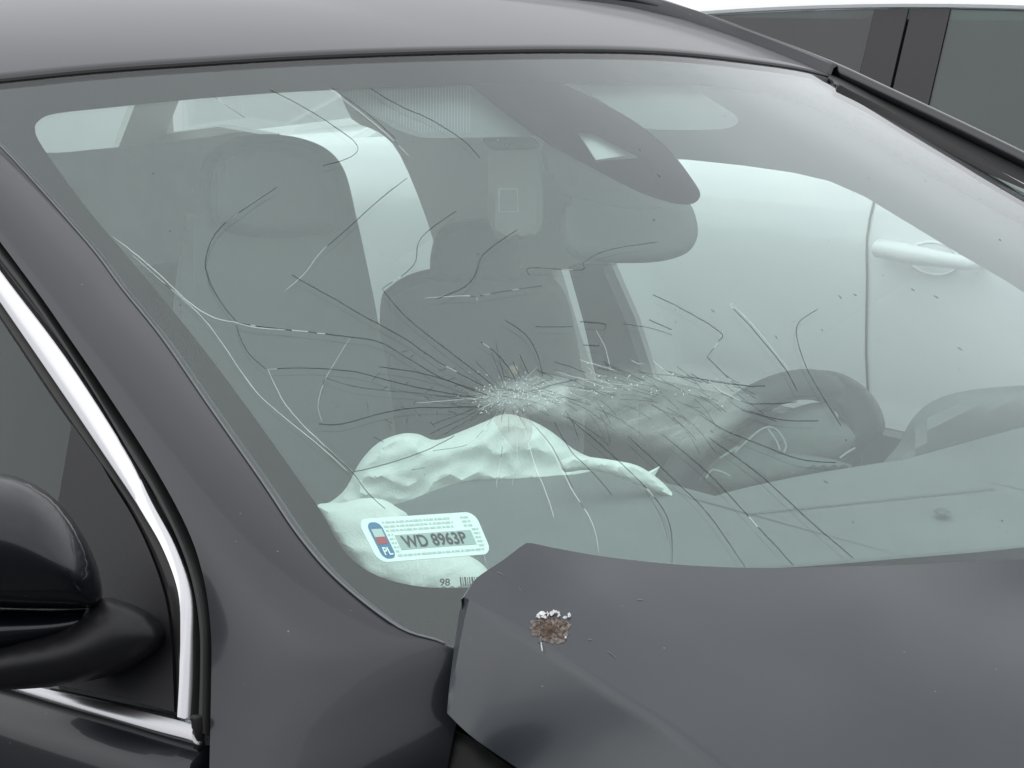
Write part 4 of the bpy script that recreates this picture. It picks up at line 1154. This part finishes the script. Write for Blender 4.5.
def win(name, x0, x1, m, off=.0):
    top = [(x0+(x1-x0)*i/10, gh(x0+(x1-x0)*i/10)-.006) for i in range(11)]
    return slab(name, top+[(x1, 1.07), (x0, 1.07)], wside(off), .004, m, WC, step=.15)
win('rear_door_window', -1.0, -.13, M['wwin'], .002)
M['wwin2'] = glass_mat('green_tinted_car_window', (.50, .64, .62), .02)
win('front_door_window', .065, 1.0, M['wwin2'], .002)
win('door_pillar', -.128, -.042, M['wpil'], .004)
win('door_pillar', -.034, .063, M['wpil'], .004)
for s, m in ((-1, M['wdark']),):
    slab('cabin_interior', [(-1.2, 1.36), (1.1, 1.36), (1.2, 1.0), (-1.3, 1.0)], lambda a, b, o: wl(a, -.45-o, b), .1, m, WC, step=.4)
win2 = slab('far_side_glass', [(-1.2, 1.38), (1.0, 1.38), (1.3, .955), (-1.4, .955)], lambda a, b, o: wl(a, -gy(b)+o, b), .004, M['wwin'], WC, step=.4)
for (xa, xb, nm) in ((1.12, 1.75, 'windscreen'), (-1.32, -1.95, 'rear_window')):
    rws = [[wl(xa, -.69+1.38*i/8, gh(xa)+.01) for i in range(9)], [wl(xb, -.80+1.6*i/8, .95) for i in range(9)]]
    grid(nm, rws, M['wwin'], WC)
    for s in (-1, 1): tube('pillar', [wl(xa, s*.69, gh(xa)+.01), wl(xb, s*.83, .95)], .03, M['white'], WC, 8)
tube('roof_rail', [wl(-1.2+2.0*i/12, -.60, gh(-1.2+2.0*i/12)+.10-(.05 if i in (0, 12) else 0)) for i in range(13)], .014, M['cap'], WC, 8)
# white frame line over the windows
tube('window_top_frame', [wl(-1.15+2.2*i/20, gy(gh(-1.15+2.2*i/20))-.004, gh(-1.15+2.2*i/20)+.006) for i in range(21)], .010, M['white'], WC, 8)
# door gap and handles
def wbody(x, z):
    pts = wcs(-1, x)
    for (y0, z0), (y1, z1) in zip(pts, pts[1:]):
        if z0 <= z <= z1: return y0+(y1-y0)*(z-z0)/(z1-z0+1e-9)
    return -.9
for x0 in (-.005, 1.05, -1.12):
    V, F = [], []
    for i in range(18):
        z = .36+i*.0415; y = wbody(x0, z)-.003; b = len(V)
        V += [wl(x0-.003, y, z), wl(x0+.003, y, z)]
        if i: F.append((b-2, b-1, b+1, b))
    obj('door_gap', V, F, M['void'], WC, smooth=False)
for hx_ in (.17, -.90):
    hz_ = .922
    yb = wbody(hx_, hz_)
    H = tube('door_handle', [wl(hx_-.14, yb-.006, hz_+.006), wl(hx_-.125, yb-.028, hz_+.004), wl(hx_-.05, yb-.040, hz_), wl(hx_+.03, yb-.040, hz_-.004), wl(hx_+.09, yb-.030, hz_-.010), wl(hx_+.11, yb-.004, hz_-.012)], [.012, .020, .022, .017, .014, .010], M['white'], WC, 12)
    ring = []
    for t in range(21):
        a = t*math.pi/10; x_ = hx_-.01+.062*math.cos(a); z_ = hz_-.012+.034*math.sin(a)
        ring.append(wl(x_, wbody(x_, z_)-.0005, z_))
    tube('handle_recess_rim', ring, .0035, M['white'], WC, 6)
for x, s in ((1.42, -1), (1.42, 1), (-1.40, -1), (-1.40, 1)):
    rws = [[wl(x+r*math.cos(2*math.pi*k/28), s*.82+h, .32+r*math.sin(2*math.pi*k/28)) for k in range(28)] for r, h in ((.20, -.11), (.29, -.115), (.32, -.08), (.32, .08), (.29, .115), (.20, .11))]
    wh = grid('wheel', rws, M['tyre'], WC, closed=True)
    rws = [[wl(x+r*math.cos(2*math.pi*k/28), s*(.82+h), .32+r*math.sin(2*math.pi*k/28)) for k in range(28)] for r, h in ((.205, .10), (.17, .08), (.05, .09), (.001, .09))]
    grid('rim', rws, M['steel'], wh, closed=True)

# ================================================================== added pale wall far behind, put in to brighten the rear windows
PW = empty('rendered_wall', (-12.5, 6, 0), 'long pale rendered wall far behind the damaged car, showing only as a bright strip through its rear windows', 'wall')
rbox('wall_face', (-12.5, 6, 1.3), (.3, 22, 2.6), mat('pale_render', (.75, .75, .74), .9, noise_amt=.04, noise_scale=2), PW, .02)
rbox('wall_coping', (-12.5, 6, 2.64), (.42, 22.1, .07), M['trim'], PW, .01)
